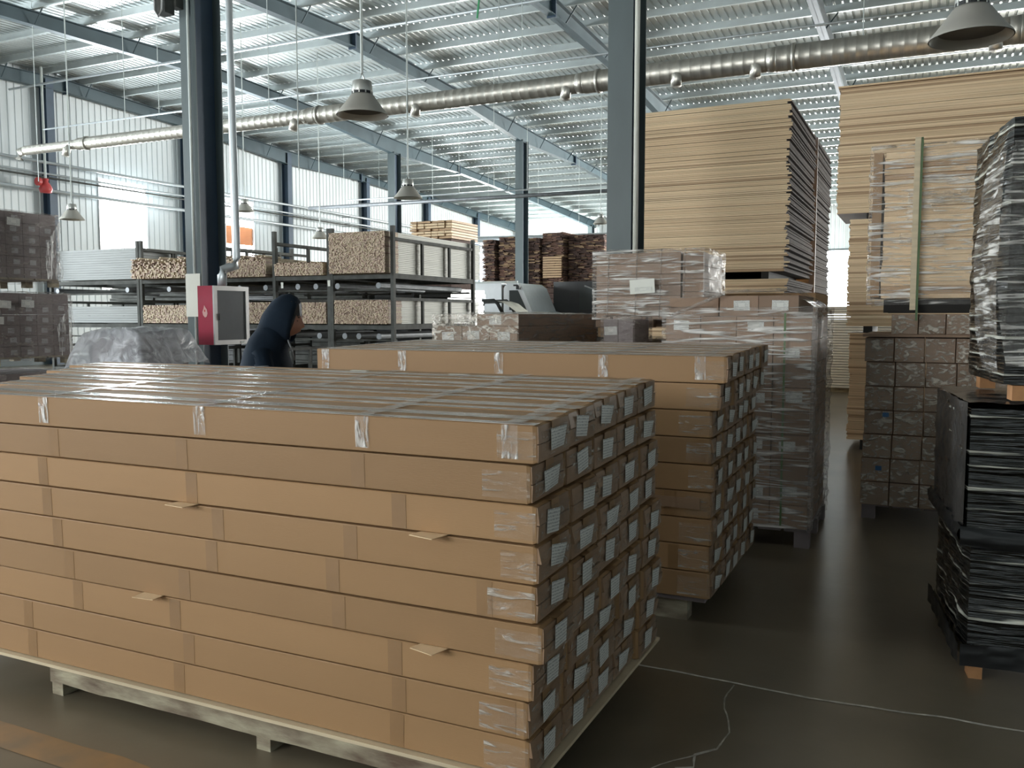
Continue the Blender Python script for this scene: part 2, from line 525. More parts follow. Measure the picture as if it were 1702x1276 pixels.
def crack(pts, wdt, seed):
    m = MB()
    P = [Vector((*p, 0.0018)) for p in pts]
    out = []
    for a, b in zip(P, P[1:]):
        n = max(2, int((b - a).length / 0.05))
        for k in range(n):
            p = a.lerp(b, k / n)
            d = (b - a).normalized(); s = Vector((-d.y, d.x, 0))
            out.append((p + s * 0.02 * nz(p.x + seed, p.y, 0, 5), s))
    for (p, s), (q, t) in zip(out, out[1:]):
        ww = wdt * (0.7 + 0.5 * abs(nz(p.x * 3, p.y * 3 + seed, 0, 4)))
        m.quad(p - s * ww, q - t * ww, q + t * ww, p + s * ww)
    return m


obj('floor_joint', crack([(-3.0, 3.80), (-1.1, 3.79), (-.4, 3.76), (0.3, 3.80), (2.5, 3.79)], 0.009, 1), M['crack'], floor)
obj('floor_crack', crack([(-.72, 3.75), (-.70, 3.5), (-.64, 3.3), (-.66, 3.15), (-.78, 3.0), (-.9, 2.8)], 0.004, 7), M['crack'], floor)
obj('floor_crack', crack([(-.66, 3.15), (-.72, 3.08), (-.70, 2.98), (-.82, 2.92)], 0.006, 9), M['crack'], floor)

# roof sheet with trapezoid ribs running up the slope
mb = MB()
xs = []
x = XL - 0.3
while x < XR + 0.3:
    xs += [(x, 0.0), (x + 0.135, 0.0), (x + 0.150, 0.028), (x + 0.185, 0.028)]
    x += 0.2
for y in (YF, 20.5, YB):
    for (xx, dz) in xs:
        mb.v.append((xx, y, ztop(y) + dz))
n = len(xs)
for j in range(2):
    for i in range(n - 1):
        a = j * n + i
        mb.f.append((a, a + 1, a + n + 1, a + n)); mb.mi.append(0)
b = len(mb.v)
mb.v += [(XL - .3, YF, ztop(YF) + .15), (XR + .3, YF, ztop(YF) + .15), (XL - .3, 20.5, 9.77), (XR + .3, 20.5, 9.77), (XL - .3, YB, ztop(YB) + .15), (XR + .3, YB, ztop(YB) + .15)]
mb.f += [(b, b + 1, b + 3, b + 2), (b + 2, b + 3, b + 5, b + 4)]; mb.mi += [0, 0]
ceiling = struct('ceiling', mb, M['roof'])
# purlins: Z sections every 1.5 m
y = YF + 0.7
while y < YB - 0.3:
    z = ztop(y)
    p = MB()
    p.box(XL, XR, y, y + 0.012, z - 0.20, z)
    p.box(XL, XR, y - 0.075, y + 0.006, z - 0.205, z - 0.193)
    p.box(XL, XR, y - 0.082, y - 0.073, z - 0.205, z - 0.175)
    obj('purlin', p, M['purlin'], ceiling)
    y += 1.5
# rafters (tapered I beams)
ys = [-8, 2, 8.9, 14, 20.5, 26, 31.6, 37, 44, 56]


def rafter(xc, cap_rows):
    m = MB()
    for a, b in zip(ys, ys[1:]):
        for (w_, zo0, zo1, full) in ((0.009, 0, 0, True), (0.11, 0, -0.02, False), (0.11, 1, 0.02, False)):
            k = len(m.v)
            for yy in (a, b):
                zt = zraf_top(yy); zb = zt - raf_depth(yy)
                if full:
                    lo, hi = zb, zt
                elif zo0 == 0:
                    lo, hi = zt - 0.018, zt
                else:
                    lo, hi = zb, zb + 0.018
                m.v += [(xc - w_, yy, lo), (xc + w_, yy, lo), (xc - w_, yy, hi), (xc + w_, yy, hi)]
            m.f += [(k, k + 4, k + 5, k + 1), (k + 2, k + 3, k + 7, k + 6), (k, k + 2, k + 6, k + 4), (k + 1, k + 5, k + 7, k + 3), (k, k + 1, k + 3, k + 2), (k + 4, k + 6, k + 7, k + 5)]
            m.mi += [0] * 6
    o = obj('rafter', m, M['rafter'], ceiling)
    for yy in (14.2, 20.5, 37.2, 44.2):
        zt = zraf_top(yy); zb = zt - raf_depth(yy)
        obj('splice_plate', MB().box(xc - .12, xc + .12, yy - .025, yy + .025, zb - .05, zt + .03), M['column_web'], o)
    # flange braces from the purlins down to the lower flange
    br = MB()
    yy = YF + 2.2
    while yy < YB - 1:
        zt = zraf_top(yy); zb = zt - raf_depth(yy)
        br.tube([(xc + .09, yy, zb + .02), (xc + .42, yy, zt + .06)], 0.018, 5)
        yy += 3.0
    obj('flange_brace', br, M['rafter'], o)
    return o


for xc in RAF:
    rafter(xc, None)
rafter(XL + 0.35, None)


def column(xc, y0, wf, dep, ztp, web=True, face='Y'):
    m = MB()
    if face == 'Y':
        m.box(xc - wf / 2, xc + wf / 2, y0, y0 + .014, 0, ztp, 0)
        m.box(xc - wf / 2, xc + wf / 2, y0 + dep - .014, y0 + dep, 0, ztp, 0)
        m.box(xc - .006, xc + .006, y0 + .014, y0 + dep - .014, 0, ztp, 1)
    o = struct('column', m, [M['column'], M['column_web']])
    obj('base_plate', MB().box(xc - wf / 2 - .08, xc + wf / 2 + .08, y0 - .08, y0 + dep + .08, 0.0, 0.025), M['column'], o)
    return o


c_left = column(-8.745, 8.67, .26, .46, 8.45)
c_mid = column(-2.905, 8.67, .26, .46, 8.45)
for xc in (3.2, 9.1):
    column(xc, 8.67, .26, .46, 8.45)
far_cols = []
for xc in RAF[:3]:
    far_cols.append(column(xc, 31.4, .34, .5, 8.42))
column(-14.6, 8.67, .26, .46, 8.45)
column(-20.5, 8.67, .26, .46, 8.45)
for xc in (-20.5, -14.6, -8.65, -2.72, 3.2):
    column(xc, 55.2, .3, .5, 7.6)
for yc in (1.9, 7.9, 13.9, 19.85, 25.8, 31.7, 37.8, 43.9, 50.0):
    m = MB()
    zt_ = zraf_top(yc) - .1
    m.box(XL + .10, XL + .114, yc - .14, yc + .14, 0, zt_, 0)
    m.box(XL + .42, XL + .434, yc - .14, yc + .14, 0, zt_, 0)
    m.box(XL + .114, XL + .42, yc - .006, yc + .006, 0, zt_, 1)
    struct('column', m, [M['column_web'], M['column_web']])

# ---- walls with ribs, window openings cut by segmenting


def clad_segment(mb, axis, c, u0, u1, z0f, z1f, inward, pitch=0.25):
    """ribbed cladding on plane axis=c from u0 to u1; z0f/z1f functions of u"""
    us = []
    n_ = max(1, int(round((u1 - u0) / pitch)))
    pw = (u1 - u0) / n_
    for i in range(n_):
        a = u0 + i * pw
        us += [(a, 0.0), (a + pw * .72, 0.0), (a + pw * .80, 0.025), (a + pw * .93, 0.025)]
    us.append((u1, 0.0))
    k = len(mb.v)
    for (u, d) in us:
        for zf in (z0f, z1f):
            if axis == 'X':
                mb.v.append((c + inward * d, u, zf(u)))
            else:
                mb.v.append((u, c + inward * d, zf(u)))
    for i in range(len(us) - 1):
        a = k + 2 * i
        mb.f.append((a, a + 2, a + 3, a + 1)); mb.mi.append(0)


def wall_openings(name, axis, c, u0, u1, ztopf, opens, inward):
    mb = MB()
    opens = sorted(opens)
    cur = u0
    for (a, b, z0, z1) in opens:
        if a > cur:
            clad_segment(mb, axis, c, cur, a, lambda u: 0, ztopf, inward)
        if z0 > 0:
            clad_segment(mb, axis, c, a, b, lambda u: 0, lambda u, z0=z0: z0, inward)
        clad_segment(mb, axis, c, a, b, lambda u, z1=z1: z1, ztopf, inward)
        cur = b
    if cur < u1:
        clad_segment(mb, axis, c, cur, u1, lambda u: 0, ztopf, inward)
    return struct(name, mb, M['cladding'])


ztf = lambda y: ztop(y)
wins = [(46.5, 53.5, 2.6, 5.6), (-2.0, 3.0, 2.6, 6.3), (6.0, 11.0, 2.6, 6.3), (21.95, 23.92, 2.6, 6.36), (28.05, 29.68, 3.0, 6.46)]  # first three unseen, added to let in light for ceiling and far wall
wall_openings('wall_left', 'X', XL, YF, YB, ztf, wins, 1)
for i, (a, b, z0, z1) in enumerate(wins):
    f = MB()
    for (p, q, r, s) in ((a, b, z0 - .06, z0), (a, b, z1, z1 + .06), (a - .06, a, z0 - .06, z1 + .06), (b, b + .06, z0 - .06, z1 + .06)):
        f.box(XL - .05, XL + .06, p, q, r, s)
    f.box(XL - .02, XL + .03, (a + b) / 2 - .02, (a + b) / 2 + .02, z0, z1)
    wo = struct('window_%d' % (i + 1), f, M['alu'])
    if abs(a - 28.05) < .01:
        # orange slatted shutter hanging in the lower half of the further window
        s = MB()
        zz = 4.62
        while zz < 5.35:
            s.box(XL - .03 + .015 * (int(zz * 100) % 2), XL + .0, a + .005, b - .005, zz, zz + .074)
            zz += .075
        obj('shutter', s, M['shutter'], wo)
wall_openings('wall_back', 'Y', YB, XL, XR, lambda x: ztop(YB), [(-6.6, -4.2, 0, 5.5), (2, 13, 0, 6.6)], -1)  # wide right-hand opening is unseen, added to light the ceiling
wall_openings('wall_right', 'X', XR, YF, YB, ztf, [(44.5, 53.5, 0, 6.8)], -1)  # opening added out of view for the far ceiling's light
wall_openings('wall_front', 'Y', YF, XL, XR, lambda x: ztop(YF), [(-14.5, -5.5, 2.1, 5.3)], 1)
for nm, x0, x1, yy, z1 in (('door_1', -6.6, -4.2, YB, 5.5), ('door_2_added', 2, 13, YB, 6.6)):
    m = MB()
    m.box(x0 - .1, x0, yy - .12, yy + .1, 0, z1 + .1); m.box(x1, x1 + .1, yy - .12, yy + .1, 0, z1 + .1); m.box(x0, x1, yy - .12, yy + .1, z1, z1 + .1)
    struct(nm, m, M['column'])
# rail along the wall foot
struct('baseboard_left', MB().box(XL + .02, XL + .1, YF, YB, 0, .25), M['column'])

# ------------------------------------------------------------------ long cartons: the nearest stack


def carton_mesh(L, W, Hh, r):
    """a long carton, right end at x=0 running to -L; W deep (y), Hh tall; end flaps at x=0"""
    m = MB()
    b = 0.004
    g = 0.0015
    # body with slightly crushed corners
    k = len(m.v)
    def q(v):
        return v + r.uniform(-.002, .002)
    for (xx, ins) in ((-L, 0), (-.012, 0), (0, .004)):
        m.v += [(xx, q(b + ins), g + ins), (xx, q(W - b - ins), g + ins), (xx, W - g - ins, b + ins), (xx, W - g - ins, Hh - b - ins),
                (xx, q(W - b - ins), Hh - g - ins), (xx, q(b + ins), Hh - g - ins), (xx, g + ins, Hh - b - ins), (xx, g + ins, b + ins)]
    for j in range(2):
        for i in range(8):
            a = k + j * 8 + i; c = k + j * 8 + (i + 1) % 8
            m.f.append((a, a + 8, c + 8, c)[::-1]); m.mi.append(0)
    m.f.append(tuple(k + i for i in reversed(range(8)))[::-1]); m.mi.append(0)
    m.f.append(tuple(k + 16 + i for i in range(8))); m.mi.append(1)
    return m


def flap_mesh(W, Hh, r):
    m = MB()
    t0 = r.uniform(.003, .016); t1 = r.uniform(.003, .014); sp = Hh * r.uniform(.46, .54)
    # outer top and bottom flaps, each slightly sprung, gap between them
    m.v += [(0.0005, .006, sp + .002), (0.0005, W - .006, sp + .002), (.001, W - .006, Hh - .006), (.001, .006, Hh - .006),
            (t0, .006, sp + .002), (t0 * .6, W - .006, sp + .002), (.004, W - .006, Hh - .006), (.004, .006, Hh - .006)]
    m.v += [(0.0005, .006, .006), (0.0005, W - .006, .006), (.001, W - .006, sp - .002), (.001, .006, sp - .002),
            (.004, .006, .006), (.004, W - .006, .006), (t1, W - .006, sp - .002), (t1 * .7, .006, sp - .002)]
    for o_ in (0, 8):
        for q in ((0, 3, 2, 1), (4, 5, 6, 7), (0, 1, 5, 4), (1, 2, 6, 5), (2, 3, 7, 6), (3, 0, 4, 7)):
            m.f.append(tuple(o_ + i for i in q)); m.mi.append(0)
    return m


PAPERS = [paper_mesh(w_, h_, 'X', curl=c_) for (w_, h_, c_) in ((.095, .072, .006), (.10, .068, .012), (.092, .076, .003))]
ORD = ['topmost', 'second', 'third', 'fourth', 'fifth', 'sixth', 'seventh', 'eighth', 'lowest']
COLN = ['front', 'second', 'middle', 'fourth', 'rear']


def carton_stack(x_r, y0, z0, L, W, Hh, ncol, nrow, stackname, left_fn, xoff, zoff, tape_x, top_tapes, seed, grp):
    r = random.Random(seed)
    for j in range(ncol):
        for i in range(nrow):            # i from the bottom
            row = nrow - 1 - i
            dx = xoff(j, row) + r.uniform(-.014, .012)
            Lj = left_fn(j) + dx
            Wj = W - (.004 if j == 0 else .011)
            zz = z0 + zoff(j) * (i / nrow) + i * Hh
            hh = Hh + zoff(1) * j / nrow * .5 - .002
            o = obj('long_carton', carton_mesh(Lj, Wj, hh, r), [M['carton'], M['flap']])
            sl_ = (zoff(1) / W) * i / nrow
            o.location = (x_r + dx, y0 + j * W + (r.uniform(-.003, .003) if j == 0 else r.uniform(.0, .008)), zz)
            o.rotation_euler = (math.atan(sl_), 0, 0)
            tag(o, 'long brown carton, %s layer from top, %s column, in the %s' % (ORD[row] if nrow == 9 else str(row), COLN[j], stackname), 'carton', grp)
            obj('end_flap', flap_mesh(Wj, hh, r), M['flap'], o)
            # tape over the end, then the printed slip on it
            m = MB()
            m.grid(lambda u, v: (.0125 + .004 * nz(u * 3 + j, v * 3 + i, 0, 3), .01 + (Wj - .02) * u, hh * .16 + hh * .68 * v), 8, 5)
            obj('tape', m, M['tape_end'], o)
            m = MB()
            zt_ = r.uniform(.3, .6) * hh
            m.box(-.16, .0105, Wj * .38, Wj * .62, hh - .0005, hh + .0008)
            m.box(.0095, .0105, Wj * .38, Wj * .62, hh * .55, hh)
            obj('tape', m, M['tape'], o)
            lb = link('paper_label', r.choice(PAPERS), o, (.0155, Wj * r.uniform(.38, .56), hh * r.uniform(.46, .56)), (r.uniform(-.16, .12), 0, r.uniform(-.03, .03)))
            if j == 0:
                # tape bands on the face that looks at us
                for k, tx in enumerate(tape_x):
                    lx = tx - (x_r + dx) + r.uniform(-.16, .16) * (0 if row == 0 else 1)
                    if lx > -.05 or lx < -Lj + .05:
                        continue
                    m = MB()
                    wd = .028
                    if row == 0:
                        m.grid(lambda u, v: (lx - wd + 2 * wd * u, -.0022 - .0016 * abs(nz(u * 2 + k, v * 3, 1, 3)), hh * .12 + hh * .86 * v), 6, 10)
                        obj('tape', m, M['tape_clear'], o)
                    else:
                        m.box(lx - wd, lx + wd, .0004, .0036, .004, hh - .004)
                        obj('tape', m, M['tape'], o)
                m = MB()
                e0 = -.12 - r.uniform(0, .05)
                m.grid(lambda u, v: (e0 - e0 * u, -.0012 - .002 * abs(nz(u * 3, v * 3 + i, 7, 3)), hh * (.12 + .7 * v)), 12, 8)
                obj('tape', m, M['tape_end'], o)
            if row == 0:
                # clear tape along the top seam and across it
                m = MB()
                m.box(-Lj + .01, -.003, Wj * .5 - .034, Wj * .5 + .034, hh, hh + .001)
                m.box(-Lj + .01, -.003, -.002, .036, hh, hh + .0012)
                obj('tape', m, M['tape_top'], o)
                for tx in top_tapes:
                    lx = tx - (x_r + dx) + r.uniform(-.02, .02)
                    if lx < -Lj + .04:
                        continue
                    lx = min(lx, -.04)
                    m = MB()
                    m.grid(lambda u, v: (lx - .03 + .06 * u, .002 + (Wj - .004) * v, hh + .0018 + .0035 * abs(nz(u * 2 + tx, v * 4 + j, 2, 2))), 4, 8)
                    obj('tape', m, M['tape_top'], o)


T1 = [-3.30, -2.44, -1.71, -1.16]
H1 = (1.27 - .135) / 9
carton_stack(-1.075, 2.43, .135, 2.8, .27, H1, 5, 9, 'nearest stack',
             lambda j: 2.82 + .16 * j, lambda j, row: [-.004, -.014, .002, .0, .008, .012, -.008, -.022, -.02][row] + (.03 if (j == 4 and row >= 6) else 0),
             lambda j: .012 * j, T1, T1, 11, 'long brown cartons in the nearest stack')
# platform under it: board, beams, feet
t = thing('timber_platform', 'low whitewashed timber platform with pale board under the nearest carton stack', 'pallet', (-2.6, 3.1, 0))
obj('board', MB().box(-1.40, 1.535, -.69, .72, .121, .134), M['ply'], t)
for yy in (-.635, 0.02, .56):
    m = MB()
    k = 26
    x0, x1 = -.72, 1.30
    def ring(u):
        xx = x0 + (x1 - x0) * u
        jz = .006 * nz(xx, yy, 0, 7); jy = .004 * nz(xx, yy, 5, 7)
        return [(xx, yy - .045 + jy, .052 + jz), (xx, yy + .045 - jy, .052 - jz), (xx, yy + .045 + jy, .12), (xx, yy - .045 + jy, .12)]
    for a in range(k + 1):
        m.v += ring(a / k)
    for a in range(k):
        for c in range(4):
            m.f.append((a * 4 + c, a * 4 + (c + 1) % 4, a * 4 + 4 + (c + 1) % 4, a * 4 + 4 + c)[::-1]); m.mi.append(0)
    m.f += [(0, 1, 2, 3)[::-1], tuple(4 * k + i for i in range(4))]; m.mi += [0, 0]
    obj('beam', m, M['old_wood'], t)
    for xx in (x0 + .005, .4, x1 - .06):
        obj('foot', MB().box(xx, xx + .065, yy - .04, yy + .04, 0, .06), M['old_wood'], t)

# thin wooden slips poking out between the layers
for i, (x, z, lb) in enumerate(((-2.52, .872, 'thin wooden slip poking out of nearest stack, upper left one'),
                                (-1.44, .895, 'thin wooden slip poking out of nearest stack, upper right one'),
                                (-2.71, .503, 'thin wooden slip poking out of nearest stack, lower left one'),
                                (-1.44, .523, 'thin wooden slip poking out of nearest stack, lower right one'))):
    zr = .135 + round((z - .135) / H1) * H1
    m = MB()
    m.box(-.05, .05, -.06, .05, -.0012, .0012, R=Matrix.Rotation(rnd.uniform(-.3, .3), 3, 'Z'))
    o = obj('wood_slip', m, M['sheet_a'], loc=(x, 2.43, zr))
    tag(o, lb, 'wood slip', 'wooden slips between the cartons')

# second stack
T2 = [-3.38, -2.82, -2.18, -1.56, -1.04]
H2 = (1.40 - .14) / 9
carton_stack(-.975, 4.42, .14, 2.45, .25, H2, 5, 9, 'stack behind the nearest one',
             lambda j: 2.47, lambda j, row: [.055, .045, 0, -.004, .0, 0.004, .0, .0, -.01][row],
             lambda j: .006 * j, T2, T2, 23, 'long brown cartons in the second stack')
t = thing('timber_platform', 'dark low timber platform under the second carton stack', 'pallet', (-2.2, 5.0, 0))
obj('board', MB().box(-1.2, 1.2, -.56, .66, .115, .138), M['load_grey'], t)
for yy in (-.48, 0.05, .58):
    obj('beam', MB().box(-1.1, 1.1, yy - .05, yy + .05, 0, .113), M['old_wood'], t)
# dark hand hole slot of the second stack, put in as a flat brown strip
o = obj('slot_strip', MB().box(-.30, 0, -.0025, .0005, -.028, .028), M['flap'], loc=(-1.03, 4.415, .14 + 3.55 * H2))
tag(o, 'dark hand-hole slot drawn as a strip on front of the second carton stack', 'strip')


# small sticker slips lying on the nearest stack
for (x, y, zz, lb) in ((-2.62, 3.70, 1.3215, 'small white sticker lying on top of nearest stack, left one of two'),
                       (-2.02, 3.66, 1.3215, 'small printed white sticker on top of nearest stack, right one of two')):
    o = obj('sticker', MB().box(-.05, .05, -.012, .012, 0, .0015), M['plain_paper'], loc=(x, y, zz))
    tag(o, lb, 'sticker', 'stickers on the nearest stack')

# ------------------------------------------------------------------ wrapped carton pallets


def pallet_part(parent, x0, x1, y0, y1, z0, h=.12, mt='wood'):
    p = MB()
    n = 6
    for k in range(n):
        a = x0 + (x1 - x0) * k / n
        p.box(a + .005, a + (x1 - x0) / n - .02, y0, y1, z0 + h - .02, z0 + h)
    pp = obj('pallet', p, M[mt], parent)
    for yy in (y0 + .005, (y0 + y1) / 2 - .045, y1 - .095):
        for xx in (x0 + .005, (x0 + x1) / 2 - .05, x1 - .105):
            obj('block', MB().box(xx, xx + .10, yy, yy + .09, z0, z0 + h - .02), M[mt], pp)
    return pp


PAPERY = paper_mesh(.11, .07, 'Y')
PAPERY2 = paper_mesh(.08, .055, 'Y', M['plain_paper'])


def carton_wall(parent, x0, x1, y0, y1, z0, z1, nx, nzz, m='carton_dark', label=None, ylab=None, seed=1, skip=(), jit=.006, lw=None, ny=1):
    r = random.Random(seed)
    w_ = (x1 - x0) / nx; h_ = (z1 - z0) / nzz
    for i in range(nx):
        for k in range(nzz):
            for q in range(ny):
                if (i, k) in skip:
                    continue
                dy = r.uniform(0, jit)
                yy0 = y0 + (y1 - y0) * q / ny + dy; yy1 = y0 + (y1 - y0) * (q + 1) / ny - .004
                mb = MB().box(0, w_ - .005, 0, yy1 - yy0, 0, h_ - .004)
                c = obj('carton', mb, M[m], parent, loc=(x0 + i * w_, yy0, z0 + k * h_))
                if label and q == 0 and label(i, k):
                    link('paper_label', PAPERY if lw is None else lw, c, (w_ * r.uniform(.4, .6), -.002, h_ * r.uniform(.42, .6)), (0, r.uniform(-.05, .05), 0))


# S3: tall wrapped pallet by the aisle
t = thing('wrapped_pallet', 'tall film-wrapped pallet of brown cartons by the aisle, white labels in columns', 'wrapped pallet', (-1.22, 6.2, 0))
pallet_part(t, -.53, .53, .02, 1.08, 0, .13, 'load_grey')
carton_wall(t, -.5, .51, .03, 1.07, .13, 1.60, 4, 9, label=lambda i, k: (i + k) % 2 == 0 or i == 2, seed=5, ny=2)
carton_wall(t, -.12, .42, .05, .9, 1.60, 1.745, 2, 1, label=lambda i, k: True, seed=6)
carton_wall(t, -.50, -.14, .12, .9, 1.60, 1.735, 1, 1, seed=8)
obj('stretch_film', film_shell(-.525, .535, 0.005, 1.095, .13, 1.66, amp=.012, sc=4, seed=3, faces='FL'), M['film'], t, True)
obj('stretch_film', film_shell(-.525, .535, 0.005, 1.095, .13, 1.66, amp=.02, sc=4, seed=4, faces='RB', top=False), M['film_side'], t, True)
m = MB()    # tent of film and corner board running over the top cartons
m.grid(lambda u, v: (-.5 + 1.02 * u, .02 + 1.05 * v, 1.66 + .12 * math.sin(PI * min(1, max(0, (u + .0) * 1.0))) ** .6 + .004 * nz(u * 6, v * 6, 0, 2)), 20, 12)
obj('stretch_film', m, M['film'], t, True)
m = MB().tube([(-.46, 0.0, 1.60), (-.05, .0, 1.77), (.40, .02, 1.78), (.53, .45, 1.68), (.54, .9, 1.63)], .014, 6)
obj('film_rope', m, M['film_side'], t, True)
obj('green_strap', MB().box(.33, .343, -.004, -.001, .14, 1.62), M['strap_green'], t)
obj('corner_board', MB().box(.515, .545, -.012, .0, .14, 1.66).box(.533, .545, 0, .05, .14, 1.66), M['film_side'], t)

# S8: upper wrapped pallet with white notice, standing on another load
t = thing('wrapped_pallet', 'big film-wrapped brown load with one white notice, high behind second carton stack', 'wrapped pallet', (-2.26, 7.53, 1.50))
pallet_part(t, -.49, .5, .03, .80, 0, .09, 'carton_dark')
carton_wall(t, -.48, .30, .03, .82, .09, .66, 1, 6, m='carton_dark', seed=15)
carton_wall(t, .305, .49, .06, .82, .09, .65, 1, 5, m='carton_dark', seed=16)
obj('stretch_film', film_shell(-.51, .51, .0, .85, .06, .685, amp=.014, sc=3.5, seed=9, faces='FL'), M['film'], t, True)
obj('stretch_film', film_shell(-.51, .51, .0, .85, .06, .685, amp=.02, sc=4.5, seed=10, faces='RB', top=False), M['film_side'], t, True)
link('notice', paper_mesh(.225, .125, 'Y', M['plain_paper']), t, (-.03, -.035, .36), (0, -.06, 0))
tx = label_mat('notice_print', (.74, .75, .68), (.25, .28, .27), 30, 12)
link('notice_print', paper_mesh(.15, .035, 'Y', tx), t, (-.02, -.042, .335), (0, -.06, 0))
for xx in (-.36, -.10, .12, .33):
    obj('strap', MB().tube([(xx, -.018, .08), (xx + .01, -.022, .35), (xx + .015, -.016, .68), (xx + .02, .3, .70), (xx + .02, .84, .69)], .006, 5), M['film_side'], t)
t = thing('wrapped_pallet', 'dark brown film-wrapped load under the pallet with white notice', 'wrapped pallet', (-2.26, 7.55, 0))
pallet_part(t, -.5, .5, .0, .9, 0, .12, 'load_grey')
carton_wall(t, -.48, .48, .02, .86, .12, 1.38, 3, 6, seed=19, ny=1)
obj('stretch_film', film_shell(-.49, .49, .0, .88, .12, 1.40, amp=.008, sc=3, seed=12), M['film_side'], t, True)
obj('bearer', MB().box(-.47, -.37, .03, .83, 1.41, 1.495), M['wood'], t)
obj('bearer', MB().box(.3, .4, .03, .83, 1.41, 1.495), M['wood'], t)

# S9: low wrapped pallet left of it
t = thing('wrapped_pallet', 'crinkled film-wrapped pallet of labelled cartons, left of the white notice pallet', 'wrapped pallet', (-3.36, 6.36, 0))
pallet_part(t, -.4, .4, 0, 1.9, 0, .12, 'load_grey')
carton_wall(t, -.38, .38, .02, 1.9, .12, 1.52, 3, 8, label=lambda i, k: k >= 5 or (i + k) % 2, seed=25)
carton_wall(t, .0, .38, .04, 1.85, 1.52, 1.62, 1, 1, label=lambda i, k: True, seed=26)
obj('stretch_film', film_shell(-.40, .40, -.005, 1.93, .12, 1.615, amp=.014, sc=5, seed=15, nu=44, faces='FLB'), M['film_end'], t, True)
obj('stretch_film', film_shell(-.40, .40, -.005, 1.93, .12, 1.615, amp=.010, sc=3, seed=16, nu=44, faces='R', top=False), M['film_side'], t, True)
t = thing('wrapped_pallet', 'narrow smoky wrapped bundle standing between two wrapped carton pallets', 'wrapped pallet', (-2.34, 6.98, 0))
pallet_part(t, -.15, .15, 0, .5, 0, .12, 'load_grey')
carton_wall(t, -.13, .13, .02, .48, .12, 1.575, 2, 6, m='load_grey', label=lambda i, k: i == 0 and k == 5, seed=29)
obj('stretch_film', film_shell(-.15, .15, 0, .5, .12, 1.595, amp=.012, sc=5, seed=22, nu=20), M['film_side'], t, True)
# flat cartons between the wrapped pallets and the tall board stack
t = thing('carton_pile', 'plain brown cartons on a plinth in front of the left board stack', 'carton pile', (-1.75, 9.0, 0))
carton_wall(t, -.55, .75, 0, 1.2, .1, 1.83, 2, 4, m='carton', seed=31)
obj('base', MB().box(-.5, .7, .05, 1.15, 0, .1), M['load_grey'], t)

# ------------------------------------------------------------------ tall stacks of boards


def board_tier(parent, x0, x1, y0, y1, z0, z1, th, seed, tilt=0.0, ragged=.02, endmat=3):
    r = random.Random(seed)
    m = MB()
    z = z0
    drift = 0
    while z < z1 - .008:
        drift = .9 * drift + r.uniform(-.003, .003)
        a = x0 + drift + r.uniform(-ragged, ragged) * .35
        b = x1 + drift + r.uniform(-ragged, ragged) * .7
        y = y0 + r.uniform(0, .006)
        t_ = min(th * r.choice((.8, 1.0, 1.0, 1.2, 1.5)), z1 - z)
        c = r.choices((0, 1, 2), (5, 4, 1.4))[0]
        m.box(a, b, y, y1 + r.uniform(-.01, .01), z, z + t_ - .0015, c, endmat, None, endmat)  # end colour also put on undersides to keep them dark
        if r.random() < .28:       # dark recessed seam
            m.box(a + .03, b - .03, y + .018, y1 - .02, z + t_ - .0015, z + t_ + .004, 2, endmat)
            z += .004
        z += t_
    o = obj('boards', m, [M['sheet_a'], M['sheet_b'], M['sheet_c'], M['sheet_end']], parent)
    o['kind'] = 'stuff'
    return o


t = thing('board_stack', 'tall stack of pale wooden boards with dark ragged end, left of aisle', 'board stack', (-2.75, 11.2, 0))
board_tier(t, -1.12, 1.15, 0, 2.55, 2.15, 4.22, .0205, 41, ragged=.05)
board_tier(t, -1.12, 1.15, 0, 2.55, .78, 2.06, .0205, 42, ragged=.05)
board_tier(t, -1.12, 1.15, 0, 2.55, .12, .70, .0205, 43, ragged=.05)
for (z0, z1) in ((0, .12), (.70, .78), (2.06, 2.15)):
    for xx in (-.95, 0, .85):
        obj('bearer', MB().box(xx, xx + .09, .02, 2.5, z0, z1), M['dark'] if z0 > 1 else M['old_wood'], t)
t = thing('board_stack', 'board stack with dark ragged ends standing behind the left tall stack', 'board stack', (-2.75, 14.0, 0))
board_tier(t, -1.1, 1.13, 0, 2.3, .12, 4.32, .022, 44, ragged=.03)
obj('edge_protector', MB().box(1.09, 1.175, -.06, -.03, .2, 4.25), M['load_grey'], t)
obj('bearer', MB().box(-1, 1, .1, .2, 0, .12), M['old_wood'], t)
obj('bearer', MB().box(-1, 1, 2.0, 2.1, 0, .12), M['old_wood'], t)
t = thing('board_stack', 'tall three-tier stack of pale boards right of the aisle gap', 'board stack', (.35, 11.2, 0))
board_tier(t, -1.38, 1.25, -.01, 1.25, 2.81, 4.27, .0205, 45, ragged=.03, endmat=2)
board_tier(t, -1.24, 1.25, 0, 1.25, 1.48, 2.74, .0205, 46, ragged=.03, endmat=2)
board_tier(t, -1.20, 1.25, 0, 1.25, .12, 1.40, .0205, 47, ragged=.03, endmat=2)
for (z0, z1) in ((0, .12), (1.40, 1.48), (2.74, 2.81)):
    for xx in (-1.05, .1, .9):
        obj('bearer', MB().box(xx, xx + .1, .01, 1.2, z0, z1), M['dark'], t)
obj('cover_board', MB().box(-1.40, 1.28, -.02, 1.27, 4.27, 4.29), M['sheet_b'], t)
t = thing('sheet_pile', 'pile of white-edged sheets far down the bright aisle', 'sheet pile', (-2.1, 19.5, 0))
r_ = random.Random(3); m = MB(); z = .1
while z < 1.75:
    m.box(-.9 + r_.uniform(-.03, .03), 1.6 + r_.uniform(-.06, .06), 0, 2.4, z, z + .045); z += .055
o = obj('sheets', m, M['far_boards'], t); o['kind'] = 'stuff'
obj('bearer', MB().box(-.8, 1.4, .1, .25, 0, .1), M['old_wood'], t)
